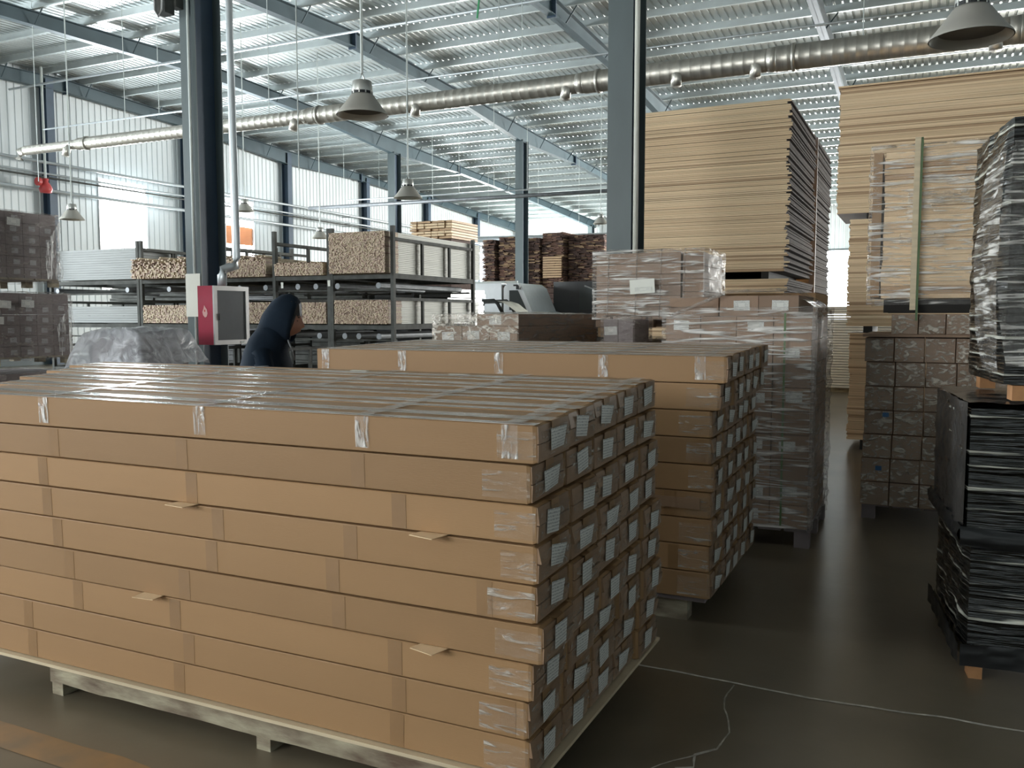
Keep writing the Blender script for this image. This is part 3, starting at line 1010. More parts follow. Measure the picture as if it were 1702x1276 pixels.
obj('bearer', MB().box(-.8, 1.4, 2.0, 2.2, 0, .1), M['old_wood'], t)

# ------------------------------------------------------------------ S6 pallet of film-covered carton ends
def film_cartons(parent, x0, z0, nx, nz_, w_, h_, dep, seed, y0=0.0):
    r = random.Random(seed)
    for k in range(nz_):
        sh = r.uniform(-.012, .012)
        for i in range(nx):
            c = obj('carton', MB().box(0, w_ - .006, 0, dep, 0, h_ - .006), M['carton_dark'], parent, loc=(x0 + i * w_ + sh, y0 + r.uniform(0, .02), z0 + k * h_))
            s1, s2 = r.uniform(0, 50), r.uniform(0, 50)
            m = MB().grid(lambda u, v: (w_ * (.02 + .93 * u), -.003 - .011 * abs(nz(u * 5 + s1, v * 5 + s2, 0, 1.4)) * (1 if 0 < u < 1 and 0 < v < 1 else 0), h_ * (.02 + .92 * v)), 9, 8)
            obj('film_end', m, M['film_end'], c, True)


t = thing('wrapped_pallet', 'pallet of square film-wrapped carton ends, two with blue stickers, right side', 'wrapped pallet', (-.44, 7.35, 0))
pallet_part(t, .0, 1.35, .05, 1.3, 0, .12, 'load_grey')
film_cartons(t, 0, .12, 6, 7, .212, .188, 1.2, 51)
obj('cover_board', MB().box(-.02, 1.35, -.02, 1.25, 1.44, 1.46), M['carton_dark'], t)
film_cartons(t, .17, 1.462, 5, 1, .19, .158, 1.1, 52)
for (xx, zz) in ((.14, .82), (.10, .40)):
    obj('blue_sticker', MB().box(xx, xx + .045, -.022, -.018, zz, zz + .035), M['blue'], t)
# wrapped bundle on top with wooden strip and green strap
t = thing('wrapped_bundle', 'film-wrapped board bundle with upright wooden strip and green strap, on carton pallet', 'wrapped bundle', (-.02, 7.33, 1.625))
obj('bearer', MB().box(-.30, .36, .05, .12, 0, .10), M['dark'], t)
obj('bearer', MB().box(-.30, .36, .9, 1.0, 0, .10), M['dark'], t)
board_tier(t, -.32, .40, .02, 1.1, .11, 1.25, .034, 61, ragged=.01, endmat=1)
carton_wall(t, -.40, -.33, .02, 1.1, .12, 1.22, 1, 3, m='carton', seed=62)
obj('stretch_film', film_shell(-.42, .415, .0, 1.12, .06, 1.265, amp=.014, sc=4.5, seed=33), M['film'], t, True)
obj('wooden_strip', MB().box(-.115, -.075, -.045, -.02, .02, 1.30), M['ply'], t)
obj('green_strap', MB().box(-.074, -.058, -.040, -.03, -.06, 1.30).box(-.074, -.058, -.04, 1.1, 1.29, 1.296), M['strap_green'], t)
obj('tape_patch', MB().box(-.15, .26, -.03, -.028, .80, .90), M['tape_end'], t)
obj('tape_patch', MB().box(-.2, .10, -.03, -.028, .52, .60), M['tape_end'], t)

# ------------------------------------------------------------------ S7 black wrapped pallets, right foreground


def black_load(parent, x0, x1, y0, y1, z0, z1, seed, mats, amp=.014, nm='black_film', bulge=.0):
    obj(nm, film_shell(x0, x1, y0, y1, z0, z1, amp=amp, sc=5, nu=50, nv=46, seed=seed, bulge=bulge), mats, parent, True)
    return MB().box(x0 + .01, x1 - .01, y0 + .012, y1 - .01, z0 + .01, z1 - .004)


a7 = math.radians(7)
t = thing('black_wrapped_pallet', 'black film-wrapped load in two tiers, low on wooden feet, right foreground', 'wrapped pallet', (.18, 4.27, 0), a7)
obj('board_core', black_load(t, .02, 1.3, 0, .95, .13, .62, 5, M['film_black']), M['black'], t)
obj('board_core', black_load(t, .0, 1.3, 0, .95, .66, 1.20, 8, M['film_black']), M['black'], t)
obj('smoky_film', film_shell(-.012, .25, .015, .93, .60, 1.225, amp=.012, sc=4, seed=44, faces='L', top=False), M['film_grey'], t, True)
obj('smoky_film', MB().grid(lambda u, v: (-.01 + 1.3 * u, -.005 + .96 * v, 1.226 + .008 * nz(u * 4, v * 9, 0, 3)), 30, 26), M['film_grey'], t, True)
m = MB().grid(lambda u, v: (-.03 + 1.35 * u, -.022 - .014 * math.sin(PI * v) - .012 * nz(u * 6, v * 3, 3, 2), .60 + .085 * v - .02 * math.sin(u * 5)), 40, 8)
m.grid(lambda u, v: (-.026 - .014 * math.sin(PI * v) - .012 * nz(u * 6, v * 3, 8, 2), .95 - .97 * u, .60 + .085 * v), 30, 8)
obj('black_sheet', m, M['black'], t, True)
m = MB().grid(lambda u, v: (-.01 + 1.32 * u, -.02 - .012 * nz(u * 6, v * 3, 13, 2), .06 + .10 * v), 40, 6)
m.grid(lambda u, v: (-.02 - .012 * nz(u * 6, v * 3, 18, 2), .95 - .97 * u, .06 + .10 * v), 30, 6)
obj('black_sheet', m, M['black'], t, True)
for (xx, yy) in ((.03, .0), (.62, 0), (1.2, 0), (.03, .85), (.62, .85), (1.2, .85)):
    obj('foot', MB().box(xx, xx + .055, yy, yy + .09, 0, .065), M['wood_block'], t)
obj('pallet_board', MB().box(.01, 1.3, .0, .95, .066, .12), M['old_wood'], t)
t = thing('black_wrapped_pallet', 'tall black film-wrapped load with clear film flap, on blocks atop lower load', 'wrapped pallet', (.30, 4.31, 1.236), a7)
for (xx, yy) in ((.035, .0), (.6, 0), (.03, .7), (.6, .7)):
    obj('block', MB().box(xx, xx + .07, yy, yy + .1, 0, .065), M['wood_block'], t)
obj('board_core', black_load(t, .0, 1.1, 0, .85, .07, 1.20, 9, M['film_black'], amp=.013, bulge=.01), M['black'], t)
m = MB().grid(lambda u, v: (-.035 - .05 * math.sin(PI * v) * (.4 + .6 * u) - .010 * nz(u * 3, v * 4, 2, 1.5), .30 - .36 * (1 - u), .12 + .95 * v), 22, 44)
obj('film_flap', m, M['film'], t, True)
m = MB().grid(lambda u, v: (.0 + .07 * u - .05 * (1 - u) * math.sin(PI * v), -.03 - .01 * nz(u * 5, v * 9, 6, 2), .15 + .95 * v), 8, 44)
obj('film_flap', m, M['film'], t, True)

# ------------------------------------------------------------------ left pallets of labelled carton ends
PL = paper_mesh(.085, .06, 'Y', mat('greyed_label', (.42, .42, .42), .5, var=.05))
for (z0, z1, nr, xr, lb) in ((1.96, 2.86, 6, 7.66, 'film-wrapped pallet of labelled cartons, top of three at the far left'),
                         (1.0, 1.88, 6, 7.80, 'film-wrapped pallet of labelled cartons, middle of three at the far left'),
                         (0.0, .90, 5, 7.82, 'film-wrapped pallet of labelled cartons, lowest of three at the far left')):
    # the labelled ends face the aisle: the load is turned a quarter
    t = thing('wrapped_pallet', lb, 'wrapped pallet', (-10.0, xr - 1.05, z0), PI / 2)
    hh = z1 - z0
    pallet_part(t, -1.0, 1.04, 0, 1.1, 0, .10, 'old_wood')
    carton_wall(t, -1.0, 1.03, .02, 1.05, .10, hh, 9, nr, m='load_grey', label=lambda i, k: not (k == nr - 1 and i % 3), seed=int(z0 * 10) + 70, lw=PL)
    obj('stretch_film', film_shell(-1.02, 1.05, -.01, 1.09, .05, hh + .01, amp=.012, sc=3, seed=z0 * 7, nu=44), M['film_side'], t, True)
    m = MB().grid(lambda u, v: (.82 + .23 * u + .03 * v, -.03 - .02 * nz(u * 6, v * 1.5, z0, 2), .1 + (hh - .16) * (1 - v) * (.5 + .5 * u) + .0), 16, 20)
    obj('loose_film', m, M['film_vert'], t, True)
    if z0 > .5:
        for q, (xx, zz) in enumerate(((.12, hh - .14), (.42, hh - .13), (.02, hh - .33))):
            lbp = link('notice', paper_mesh(.17, .09, 'Y'), t, (xx, -.04, zz), (0, .05, 0))

# heap under translucent sheet, in front of the racks
t = thing('covered_heap', 'low heap of cartons under a crumpled translucent sheet, left of blue column', 'covered heap', (-7.85, 6.7, 0))
carton_wall(t, -.58, .22, .0, .75, .12, 1.08, 3, 4, m='load_grey', seed=81)
carton_wall(t, -.5, .1, .05, .70, 1.08, 1.36, 2, 1, m='load_grey', seed=82)
pallet_part(t, -.6, .25, 0, .76, 0, .12, 'old_wood')


def drape(u, v):
    x = -.68 + 1.08 * u
    y = -.16 + 1.05 * v
    ex = max(0, abs(x + .16) - .42); ey = max(0, abs(y - .37) - .36)
    e = max(ex, ey)
    z = 1.415 + .05 * math.sin((u - .05) * 3.2) - e * 2.2 + .035 * nz(x * 3, y * 3, 0, 1.6) + .02 * nz(x * 8, y * 8, 4, 1.2)
    if u > .88:
        x += (u - .88) * 1.0 * (1 - v)
        z -= (u - .88) * .9 * (1 - v)
    return (x, y, z)


sh = obj('plastic_sheet', MB().grid(drape, 60, 44), M['sheet_plastic'], t, True)
m = MB().box(-1.0, .2, -.35, -.32, .98, 1.0)
o = obj('timber_rail', MB().box(-.62, .62, -.02, .02, -.02, .02), M['old_wood'], loc=(-8.1, 6.45, 1.02))
tag(o, 'weathered timber rail lying along the foot of the covered heap', 'rail')
o.location.z = .02

# ------------------------------------------------------------------ timber racks


def rack(x0, x1, y0, y1, label, top=3.0, seed=0, shelves=(2.20, 1.38, .52), stakes=3):
    t = thing('timber_rack', label, 'rack', ((x0 + x1) / 2, y0, 0))
    hx = (x1 - x0) / 2; d = y1 - y0
    for sx in (-1, 1):
        for yy in (0, d - .06):
            obj('post', MB().box(sx * hx - .03, sx * hx + .03, yy, yy + .06, 0, top + (.0 if yy else .02)), M['rack'], t)
    for i, z in enumerate(shelves):
        for sx in (-1, 1):
            obj('side_rail', MB().box(sx * hx - .025, sx * hx + .025, .06, d - .06, z, z + .085), M['rack'], t)
            zt_ = z + .66 if i == 0 else z + .52
            obj('side_rail', MB().box(sx * hx - .02, sx * hx + .02, .06, d - .06, zt_ - .05, zt_), M['rack'], t)
            for k in range(1, stakes):
                yy = d * k / stakes
                obj('stake', MB().box(sx * hx - .02, sx * hx + .02, yy - .025, yy + .025, z + .085, zt_ - .05), M['rack'], t)
        for yy in (0.005, d * .5, d - .055):
            obj('cross_beam', MB().box(-hx + .03, hx - .03, yy, yy + .05, z, z + .07), M['rack'], t)
        # round bars stored crossways below the shelf
        for k in range(3):
            if random.Random(seed * 7 + k + i * 3).random() < .3:
                continue
            xx = -hx + .2 + k * (2 * hx - .4) / 2 + random.Random(seed + k + i).uniform(-.08, .08)
            obj('round_bar', MB().tube([(xx, -.03, z - .11), (xx, d - .1, z - .11)], .05, 10), M['rack_tube'], t)
        for yy in (.1, d - .2):
            obj('bar_hanger', MB().box(-hx, hx, yy, yy + .04, z - .19, z - .16), M['rack'], t)
    return t


def bundle(x0, x1, y0, y1, z0, z1, label, seed, dens=.028, side='primed', sides=True, rag=.016, slope=0.0):
    """a bundle of thin timber strips: ragged ends towards us"""
    r = random.Random(seed)
    t = thing('timber_bundle', label, 'timber bundle', ((x0 + x1) / 2, y0, z0))
    hx = (x1 - x0) / 2; d = y1 - y0; h = z1 - z0
    m = MB()
    dens *= .62
    nx = max(2, int(2 * hx / (dens * 1.3))); nz_ = max(2, int(h / dens))
    for i in range(nx):
        for k in range(nz_):
            a = -hx + 2 * hx * i / nx; b = a + 2 * hx / nx * .93
            zz = h * k / nz_
            if slope and zz > h * (1 - slope * r.random()):
                continue
            dy = r.uniform(-rag, rag * .4)
            m.box(a, b, dy, .4, zz + r.uniform(-.002, .002), zz + h / nz_ * .92, r.choices((0, 1, 2), (4, 4, 1))[0])
    o = obj('strip_ends', m, [M['strip_a'], M['strip_b'], M['strip_c']], t); o['kind'] = 'stuff'
    m = MB()
    z = 0
    while z < h * (1 - slope * .5) - .01:
        m.box(-hx, hx + r.uniform(-.003, .003), .38, d + r.uniform(-.03, .03), z, z + .026); z += .03
    o = obj('strips', m, M[side], t); o['kind'] = 'stuff'
    return t


RY = 11.91
rack(-8.97, -7.78, RY, 14.7, 'dark steel timber rack, right-hand unit, with tall bundle on top shelf', 3.02, 1)
rack(-10.18, -9.03, RY, 14.7, 'dark steel timber rack unit behind the hooded person', 3.02, 2)
rack(-11.7, -10.25, RY + .1, 14.8, 'dark steel timber rack unit just right of the blue column', 2.75, 3)
rack(-13.35, -11.9, RY, 14.5, 'dark steel timber rack unit just left of the blue column', 2.98, 4)
rack(-15.85, -13.43, RY, 14.5, 'dark steel timber rack unit behind the far left pallets', 2.98, 6)
bundle(-8.92, -7.83, RY - .12, 15.05, 2.29, 2.95, 'large square timber bundle on top shelf of right-hand rack', 101, .026)
bundle(-8.9, -7.84, RY - .02, 15.0, 1.47, 1.86, 'timber bundle with pale top pieces on middle shelf of right-hand rack', 102, .024)
bundle(-8.85, -7.85, RY + .3, 15.0, .61, .86, 'pale timber bundle on lowest shelf of right-hand rack', 103, .03)
bundle(-10.12, -9.1, RY - .05, 14.6, 2.28, 2.50, 'low timber bundle on top shelf behind the hooded person', 104, .03, side='strip_b', slope=.2)
bundle(-10.12, -9.1, RY + .02, 14.6, 1.47, 1.83, 'timber bundle on middle shelf behind the hooded person', 105, .03, side='strip_b')
bundle(-11.62, -10.35, RY, 14.8, 2.28, 2.66, 'loose timber bundle on top shelf, right of the blue column', 106, .035, side='strip_b', slope=.35)
bundle(-11.62, -10.35, RY + .1, 14.8, 1.47, 1.84, 'timber bundle on middle shelf, right of the blue column', 107, .035, side='strip_b')
bundle(-13.3, -11.95, RY - .25, 14.4, 2.28, 2.66, 'untidy heap of offcut timber on top shelf, left of the blue column', 108, .04, side='strip_b', slope=.7, rag=.03)
bundle(-13.3, -11.95, RY, 14.4, 1.47, 1.80, 'timber bundle on middle shelf, left of the blue column', 109, .04, side='strip_b')
# long white mouldings lying crosswise on the left racks
for (x0, x1, yy, z0, z1, lb) in ((-15.75, -13.5, 12.0, 2.30, 2.86, 'pack of long white boards on top shelf behind far left pallets'),
                                 (-15.75, -13.5, 12.0, 1.47, 1.80, 'pack of long white boards on middle shelf behind far left pallets')):
    t = thing('board_pack', lb, 'board pack', ((x0 + x1) / 2, yy, z0))
    hx = (x1 - x0) / 2
    m = MB(); z = 0; r_ = random.Random(5)
    while z < z1 - z0 - .02:
        m.box(-hx + r_.uniform(-.02, .02), hx + r_.uniform(-.02, .02), r_.uniform(0, .008), .9, z, z + .042); z += .045
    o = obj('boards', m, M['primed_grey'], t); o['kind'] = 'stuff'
# dark piles added behind the racks to darken the view under the shelves
for k, (x0, x1, zt_, lb) in enumerate(((-19.2, -16.2, 2.3, 'added dark backdrop pile behind the leftmost rack'), (-16.0, -13.6, 2.15, 'added dark backdrop pile behind the rack left of the blue column'),
                                       (-13.4, -11.2, 2.2, 'added dark backdrop pile behind the rack at the blue column'), (-11.0, -9.0, 2.15, 'added dark backdrop pile behind the rack, beyond the hooded person'))):
    t = thing('backdrop_pile', lb, 'backdrop pile', ((x0 + x1) / 2, 16.0, 0))
    hx = (x1 - x0) / 2
    m = MB(); z = 0; r_ = random.Random(400 + k)
    while z < zt_:
        h_ = r_.uniform(.05, .14)
        m.box(-hx + r_.uniform(0, .15), hx - r_.uniform(0, .15), r_.uniform(0, .12), 1.6, z, z + h_ - .01); z += h_
    o = obj('layers', m, M['black'] if k % 2 else M['rack'], t); o['kind'] = 'stuff'
# paper sheets tied to the rack
for (x, z, lb) in ((-9.98, 2.12, 'white paper tag hanging on rack beam, left one of two'), (-9.0, 2.14, 'white paper tag hanging on rack beam, right one of two')):
    o = link('paper_tag', paper_mesh(.05, .10, 'Y', M['plain_paper']), None, (x, RY - .03, z))
    tag(o, lb, 'paper tag', 'paper tags on the racks')

# ------------------------------------------------------------------ far stacks of dark lumber beyond the far columns


def lumber(x0, x1, y0, z0, z1, label, seed, pal, d=2.5, th=.055):
    r = random.Random(seed)
    t = thing('lumber_stack', label, 'lumber stack', ((x0 + x1) / 2, y0, 0))
    hx = (x1 - x0) / 2
    m = MB(); z = .15
    while z < z1:
        if z < z0 - .4:
            m.box(-hx, hx, 0, d, z, z + .2, 0); z += .22
            continue
        x = -hx
        while x < hx - .05:
            ww = min(r.uniform(.16, .34), hx - x)
            m.box(x, x + ww * .96, r.uniform(-.08, .06), d, z + r.uniform(-.006, .006), z + th * r.uniform(.6, .85), r.choices(range(3), pal)[0])
            x += ww
        z += th
    o = obj('boards', m, [M['bark_a'], M['bark_b'], M['bark_c']], t); o['kind'] = 'stuff'
    obj('bearer', MB().box(-hx, hx, .1, .25, 0, .15), M['old_wood'], t)
    obj('bearer', MB().box(-hx, hx, d - .3, d - .15, 0, .15), M['old_wood'], t)
    return t


lumber(-17.25, -16.65, 33.4, 3.0, 4.82, 'dark lumber stack, leftmost of those beyond the far column', 201, (6, 3, 1))
lumber(-16.55, -15.55, 33.6, 3.0, 4.92, 'dark ragged lumber stack just left of the far column', 202, (4, 3, 3))
lumber(-15.35, -14.85, 34.0, 3.0, 4.85, 'dark lumber stack just right of the far column', 203, (6, 2, 2))
lumber(-14.83, -13.85, 34.2, 3.0, 5.08, 'reddish dark lumber stack with fresh boards at mid height', 204, (3, 5, 1))
lumber(-13.78, -12.2, 34.6, 3.0, 4.95, 'broad dark brown lumber stack farthest right beyond the racks', 205, (6, 3, 1))
t = thing('plank_pack', 'pack of fresh orange planks in front of the reddish lumber stack', 'plank pack', (-14.3, 34.02, 3.2))
for k in range(9):
    obj('plank', MB().box(-.42, .42, 0, .08, k * .10 - .0, k * .10 + .075), M['wood'], t)
t = thing('plank_stack', 'stack of light fresh planks high behind the right-hand rack', 'plank stack', (-12.4, 20.9, 0))
for k in range(7):
    m = MB()
    r_ = random.Random(300 + k)
    x = -.62
    while x < .6:
        m.box(x, x + .20, r_.uniform(-.05, .03), 1.5, 3.70 + k * .072, 3.70 + k * .072 + .055); x += .22
    obj('plank_layer', m, M['sheet_a'] if k % 3 else M['wood'], t)
obj('support', MB().box(-.6, .6, .1, 1.4, 0, 3.69), M['bark_a'], t)

# ------------------------------------------------------------------ vehicles seen past the racks
t = thing('box_truck', 'white box truck body behind the racks, below the dark lumber', 'truck', (-12.6, 24.2, 0))
obj('box_body', MB().box(-3.2, .75, 0, 2.0, .9, 2.60), M['white_metal'], t)
obj('top_rail', MB().box(-3.2, 1.3, -.03, .03, 2.60, 2.66), M['conduit'], t)
obj('chassis', MB().box(-3.2, 2.2, .2, 1.8, .55, .9), M['black'], t)
for (xx, yy) in ((-2.4, .1), (-2.4, 1.7), (1.6, .1), (1.6, 1.7)):
    obj('wheel', MB().tube([(xx, yy, .42), (xx, yy + .22, .42)], .42, 20), M['black'], t)
# cab: side outline extruded
prof = [(.80, .7), (.80, 2.45), (.92, 2.60), (1.25, 2.60), (1.42, 2.48), (1.75, 1.75), (2.2, 1.62), (2.25, .7)]
m = MB()
for yy in (0.05, 1.95):
    m.v += [(px_, yy, pz_) for (px_, pz_) in prof]
n = len(prof)
for i in range(n):
    j = (i + 1) % n
    m.f.append((i, i + n, j + n, j)[::-1]); m.mi.append(0)
m.f.append(tuple(range(n))[::-1]); m.mi.append(0)
m.f.append(tuple(range(n, 2 * n))); m.mi.append(0)
obj('cab', m, M['white_metal'], t)
m = MB()
wp = [(1.0, 1.78), (1.0, 2.38), (1.28, 2.38), (1.58, 1.78)]
for yy in (0.035, .05):
    m.v += [(a, yy, b) for (a, b) in wp]
m.f += [(0, 1, 2, 3)[::-1], (4, 5, 6, 7), (0, 4, 5, 1), (1, 5, 6, 2), (2, 6, 7, 3), (3, 7, 4, 0)]; m.mi += [0] * 6
obj('side_window', m, M['window_dark'], t)
obj('air_deflector', MB().tube([(.72, .1, 2.35), (.72, 1.9, 2.35)], .2, 14), M['load_grey'], t)
obj('mirror', MB().box(1.30, 1.40, -.12, .0, 2.40, 2.52).box(1.2, 1.35, -.1, -.05, 2.50, 2.55), M['black'], t)
t = thing('dark_truck', 'dark cab of a second vehicle right of the white truck', 'truck', (-9.9, 26.3, 0))
obj('cab_body', MB().box(-1.1, 1.6, 0, 2, .6, 2.7), M['black'], t)
obj('side_window', MB().box(-.2, .5, -.02, .01, 1.8, 2.5), M['window_dark'], t)
obj('mirror_frame', MB().tube([(.3, -.06, 1.7), (.3, -.08, 2.45), (0, -.08, 2.55)], .03, 6), M['alu'], t)
for (xx, yy) in ((-.6, .1), (1.1, .1), (-.6, 1.7), (1.1, 1.7)):
    obj('wheel', MB().tube([(xx, yy, .42), (xx, yy + .2, .42)], .42, 18), M['black'], t)
t = thing('covered_cart', 'dark hooped cart under a pale sheet, in front of the white truck cab', 'cart', (-9.55, 19.0, 0))
for yy in (0, .7):
    obj('hoop', MB().tube([(-.62, yy, .3), (-.62, yy, 1.86), (-.54, yy, 1.95), (.05, yy, 1.97), (.14, yy, 1.90), (.35, yy, 1.55)], .045, 8), M['rack'], t, True)
obj('deck', MB().box(-.9, 1.0, -.05, .75, .2, .3), M['rack'], t)
obj('sheet', MB().grid(lambda u, v: (.14 + .75 * u, -.02 + .75 * v, 1.96 - .50 * u ** 1.6 + .02 * nz(u * 5, v * 5, 1, 1)), 16, 8), M['primed'], t, True)
obj('sheet', MB().grid(lambda u, v: (-1.05 + 1.15 * u, -.12 + .75 * v, 1.60 + .08 * math.sin(u * 2.6)), 16, 8), M['primed'], t, True)
for (xx, yy) in ((-.7, 0), (.8, 0), (-.7, .62), (.8, .62)):
    obj('wheel', MB().tube([(xx, yy, .1), (xx, yy + .06, .1)], .1, 12), M['black'], t)

# ------------------------------------------------------------------ fire hose cabinet on a post by the column
t = thing('fire_hose_cabinet', 'red fire hose cabinet with aluminium-framed grey glass door on blue column', 'fire cabinet', (-7.81, 8.03, 1.25))
Wd, Hd, Dd = .60, .715, .24
obj('body', MB().box(-Dd, 0, 0, Wd, 0, Hd), M['red'], t)
dr = MB()
f_ = .055
dr.box(.0, .022, 0, Wd, 0, f_).box(.0, .022, 0, Wd, Hd - f_, Hd).box(.0, .022, 0, f_, f_, Hd - f_).box(.0, .022, Wd - f_, Wd, f_, Hd - f_)
do = obj('door', dr, M['alu'], t)
obj('glass', MB().box(.004, .010, f_, Wd - f_, f_, Hd - f_), M['cab_glass'], do)
obj('handle', MB().box(.022, .035, .07, .08, .3, .38), M['black'], do)
obj('latch_plate', MB().box(.022, .026, Wd - .16, Wd - .09, .012, .035), M['conduit'], do)
# pale flame shaped emblem on the red side
m = MB()
em = [(-.125, .33), (-.155, .36), (-.165, .40), (-.145, .44), (-.135, .48), (-.115, .45), (-.095, .43), (-.085, .38), (-.10, .34)]
k = len(em)
for yy in (-.004, 0.0):
    m.v += [(a, yy, b) for (a, b) in em]
m.f += [tuple(range(k))[::-1], tuple(range(k, 2 * k))]; m.mi += [0, 0]
for i in range(k):
    m.f.append((i, (i + 1) % k, (i + 1) % k + k, i + k)); m.mi.append(0)
obj('flame_emblem', m, mat('pink_emblem', (.62, .36, .34), .5), t)
obj('emblem_spot', MB().box(-.135, -.118, -.007, -.004, .40, .425), M['red_valve'], t)
obj('mounting_arm', MB().box(-.30, -.2, .1, .62, .2, .26), M['column_web'], t)
obj('mounting_arm', MB().box(-.7, -.24, .56, .62, .2, .26), M['column_web'], t)
o = obj('hose_riser_pipe', MB().tube([(-7.90, 8.28, 1.965), (-7.90, 8.28, 2.10), (-7.89, 8.30, 2.17), (-7.84, 8.36, 2.20), (-7.80, 8.42, 2.22), (-7.80, 8.44, 2.32), (-7.83, 8.45, 5.0), (-7.83, 8.45, ztop(8.4) - .25)], [.05, .05, .055, .055, .055, .05, .045, .045], 12), M['pipe'], smooth=True)
tag(o, 'grey riser pipe with elbow running from the red cabinet up to the roof', 'pipe')
o = obj('conduit_pipe', MB().tube([(-8.70, 8.64, .9), (-8.70, 8.64, 8.3)], .018, 8), M['conduit'], smooth=True)
tag(o, 'thin pale conduit fixed to the left blue column', 'pipe')
o = obj('conduit_pipe', MB().tube([(-2.738, 8.70, .9), (-2.738, 8.70, 8.3)], .028, 8), M['plain_paper'], smooth=True)
tag(o, 'white conduit running up the middle blue-green column', 'pipe')
o = obj('notice_board', MB().box(-.09, .16, -.004, .0, 0, .56).box(-.088, .158, -.0055, -.004, .275, .28), M['plain_paper'], loc=(-8.73, 8.60, 1.59))
tag(o, 'tall white notice strip on the left blue column beside the red cabinet', 'notice')

# ------------------------------------------------------------------ ceiling services


def seg_duct():
    t = thing('air_duct', 'long round galvanised air duct crossing the hall below the roof', 'duct', (0, 14, 0))
    zc = 5.47
    secs = [(-19.3, -17.45, .105), (-17.45, -11.0, .135), (-11.0, -5.3, .16), (-5.3, -2.2, .175), (-2.2, 1.0, .19), (1.0, 13.5, .20)]
    prev = None
    for (a, b, r) in secs:
        n = max(2, int((b - a) / .16))
        m = MB()
        pts, rs = [], []
        for k in range(n + 1):
            x = a + (b - a) * k / n
            for (dx, dr) in ((-.006, 0), (0, .002), (.006, 0)):
                pts.append((x + dx, 0, zc)); rs.append(r + dr)
        m.tube(pts, rs, 18)
        obj('duct_section', m, M['galv'], t, True)
        if prev:
            obj('reducer', MB().tube([(a - .14, 0, zc), (a + .02, 0, zc)], [prev, r], 18), M['galv'], t, True)
            obj('clamp', MB().tube([(a + .22, 0, zc), (a + .27, 0, zc)], r + .02, 18), M['galv'], t, True)
            obj('branch', MB().tube([(a - .28, -.02, zc), (a - .30, -.10, zc - .10), (a - .30, -.14, zc - .26)], .085, 12), M['galv'], t, True)
        prev = r
    for x in (-8.5, -3.7):
        obj('branch', MB().tube([(x, -.02, zc), (x - .02, -.12, zc - .1), (x - .02, -.14, zc - .26)], .085, 12), M['galv'], t, True)
    obj('end_bend', MB().tube([(-19.28, 0, zc), (-19.45, -.02, zc - .03), (-19.5, -.03, zc - .2)], .105, 14), M['galv'], t, True)
    for x in (-16, -12, -6.9, -1.0, 3, 8):
        obj('hanger', MB().tube([(x, 0, zc + .1), (x, 0, ztop(14) - .2)], .008, 5), M['conduit'], t)


seg_duct()


def prun(label, pts, r, mt='pipe', nm='pipe'):
    o = obj(nm, MB().tube(pts, r, 8), M[mt], smooth=True)
    a, b = Vector(pts[0]), Vector(pts[-1])
    for k in (.12, .40, .62, .88):
        p = a.lerp(b, k)
        if a.x < -25 and b.x < -25:
            obj('bracket', MB().box(XL + .04, p.x, p.y - .015, p.y + .015, p.z - r - .015, p.z - r + .01), M['rack'], o)
        else:
            obj('hanger', MB().tube([(p.x, p.y, p.z), (p.x, p.y, ztop(p.y))], .008, 5), M['conduit'], o)
    return tag(o, label, 'pipe')


prun('thin sprinkler pipe crossing the hall above the air duct', [(-21.3, 16, 6.51), (13.5, 16, 6.51)], .02)
prun('thin pipe along the underside of the roof near the ridge', [(-26, 18.4, 8.6), (13.5, 18.4, 8.6)], .035)
prun('upper grey pipe along the white left wall', [(-25.9, 10, 6.55), (-25.9, 52, 6.5)], .05)
prun('middle thin pipe along the white left wall', [(-25.95, 10, 6.2), (-25.95, 52, 6.15)], .035)
prun('lower thin dark pipe along the white left wall', [(-25.95, 10, 6.08), (-25.95, 52, 6.02)], .03, 'rack')
prun('lowest pale pipe along the white left wall', [(-25.9, 10, 5.66), (-25.9, 52, 5.60)], .06)
prun('upper pipe between the far columns', [(-22.6, 31.2, 6.52), (-20.0, 31.2, 6.5), (-9, 31.2, 6.42)], .03, 'pipe')
prun('broad lower pipe between the far columns', [(-24.6, 31.15, 6.28), (-9, 31.15, 6.2)], .075, 'rack_tube')
prun('large grey pipe beyond the racks along the far lumber', [(-20.2, 37.6, 5.25), (-17.5, 37.6, 5.2), (-11, 37.6, 5.15)], .16)
t = thing('sprinkler_valve', 'red sprinkler valve on the pipe near the far left wall', 'valve', (-25.64, 19.25, 5.75))
obj('body', MB().lathe([(0, -.22), (.17, -.22), (.2, -.1), (.16, .0), (.08, .12), (.1, .22), (0, .24)], n=16), M['red_valve'], t, True)
obj('hand_wheel', MB().tube([(0, -.2, .1), (0, -.3, .1)], .13, 14), M['red_valve'], t)
obj('stem', MB().tube([(0, 0, .2), (0, 0, ztop(19.25) - 5.86)], .04, 8), M['conduit'], t)
for (x, y, z0_) in ((-21.3, 20, 6.51), (-15, 20, 6.5), (-12.2, 24.5, 6.6), (-10.3, 24.5, 5.6)):
    pass


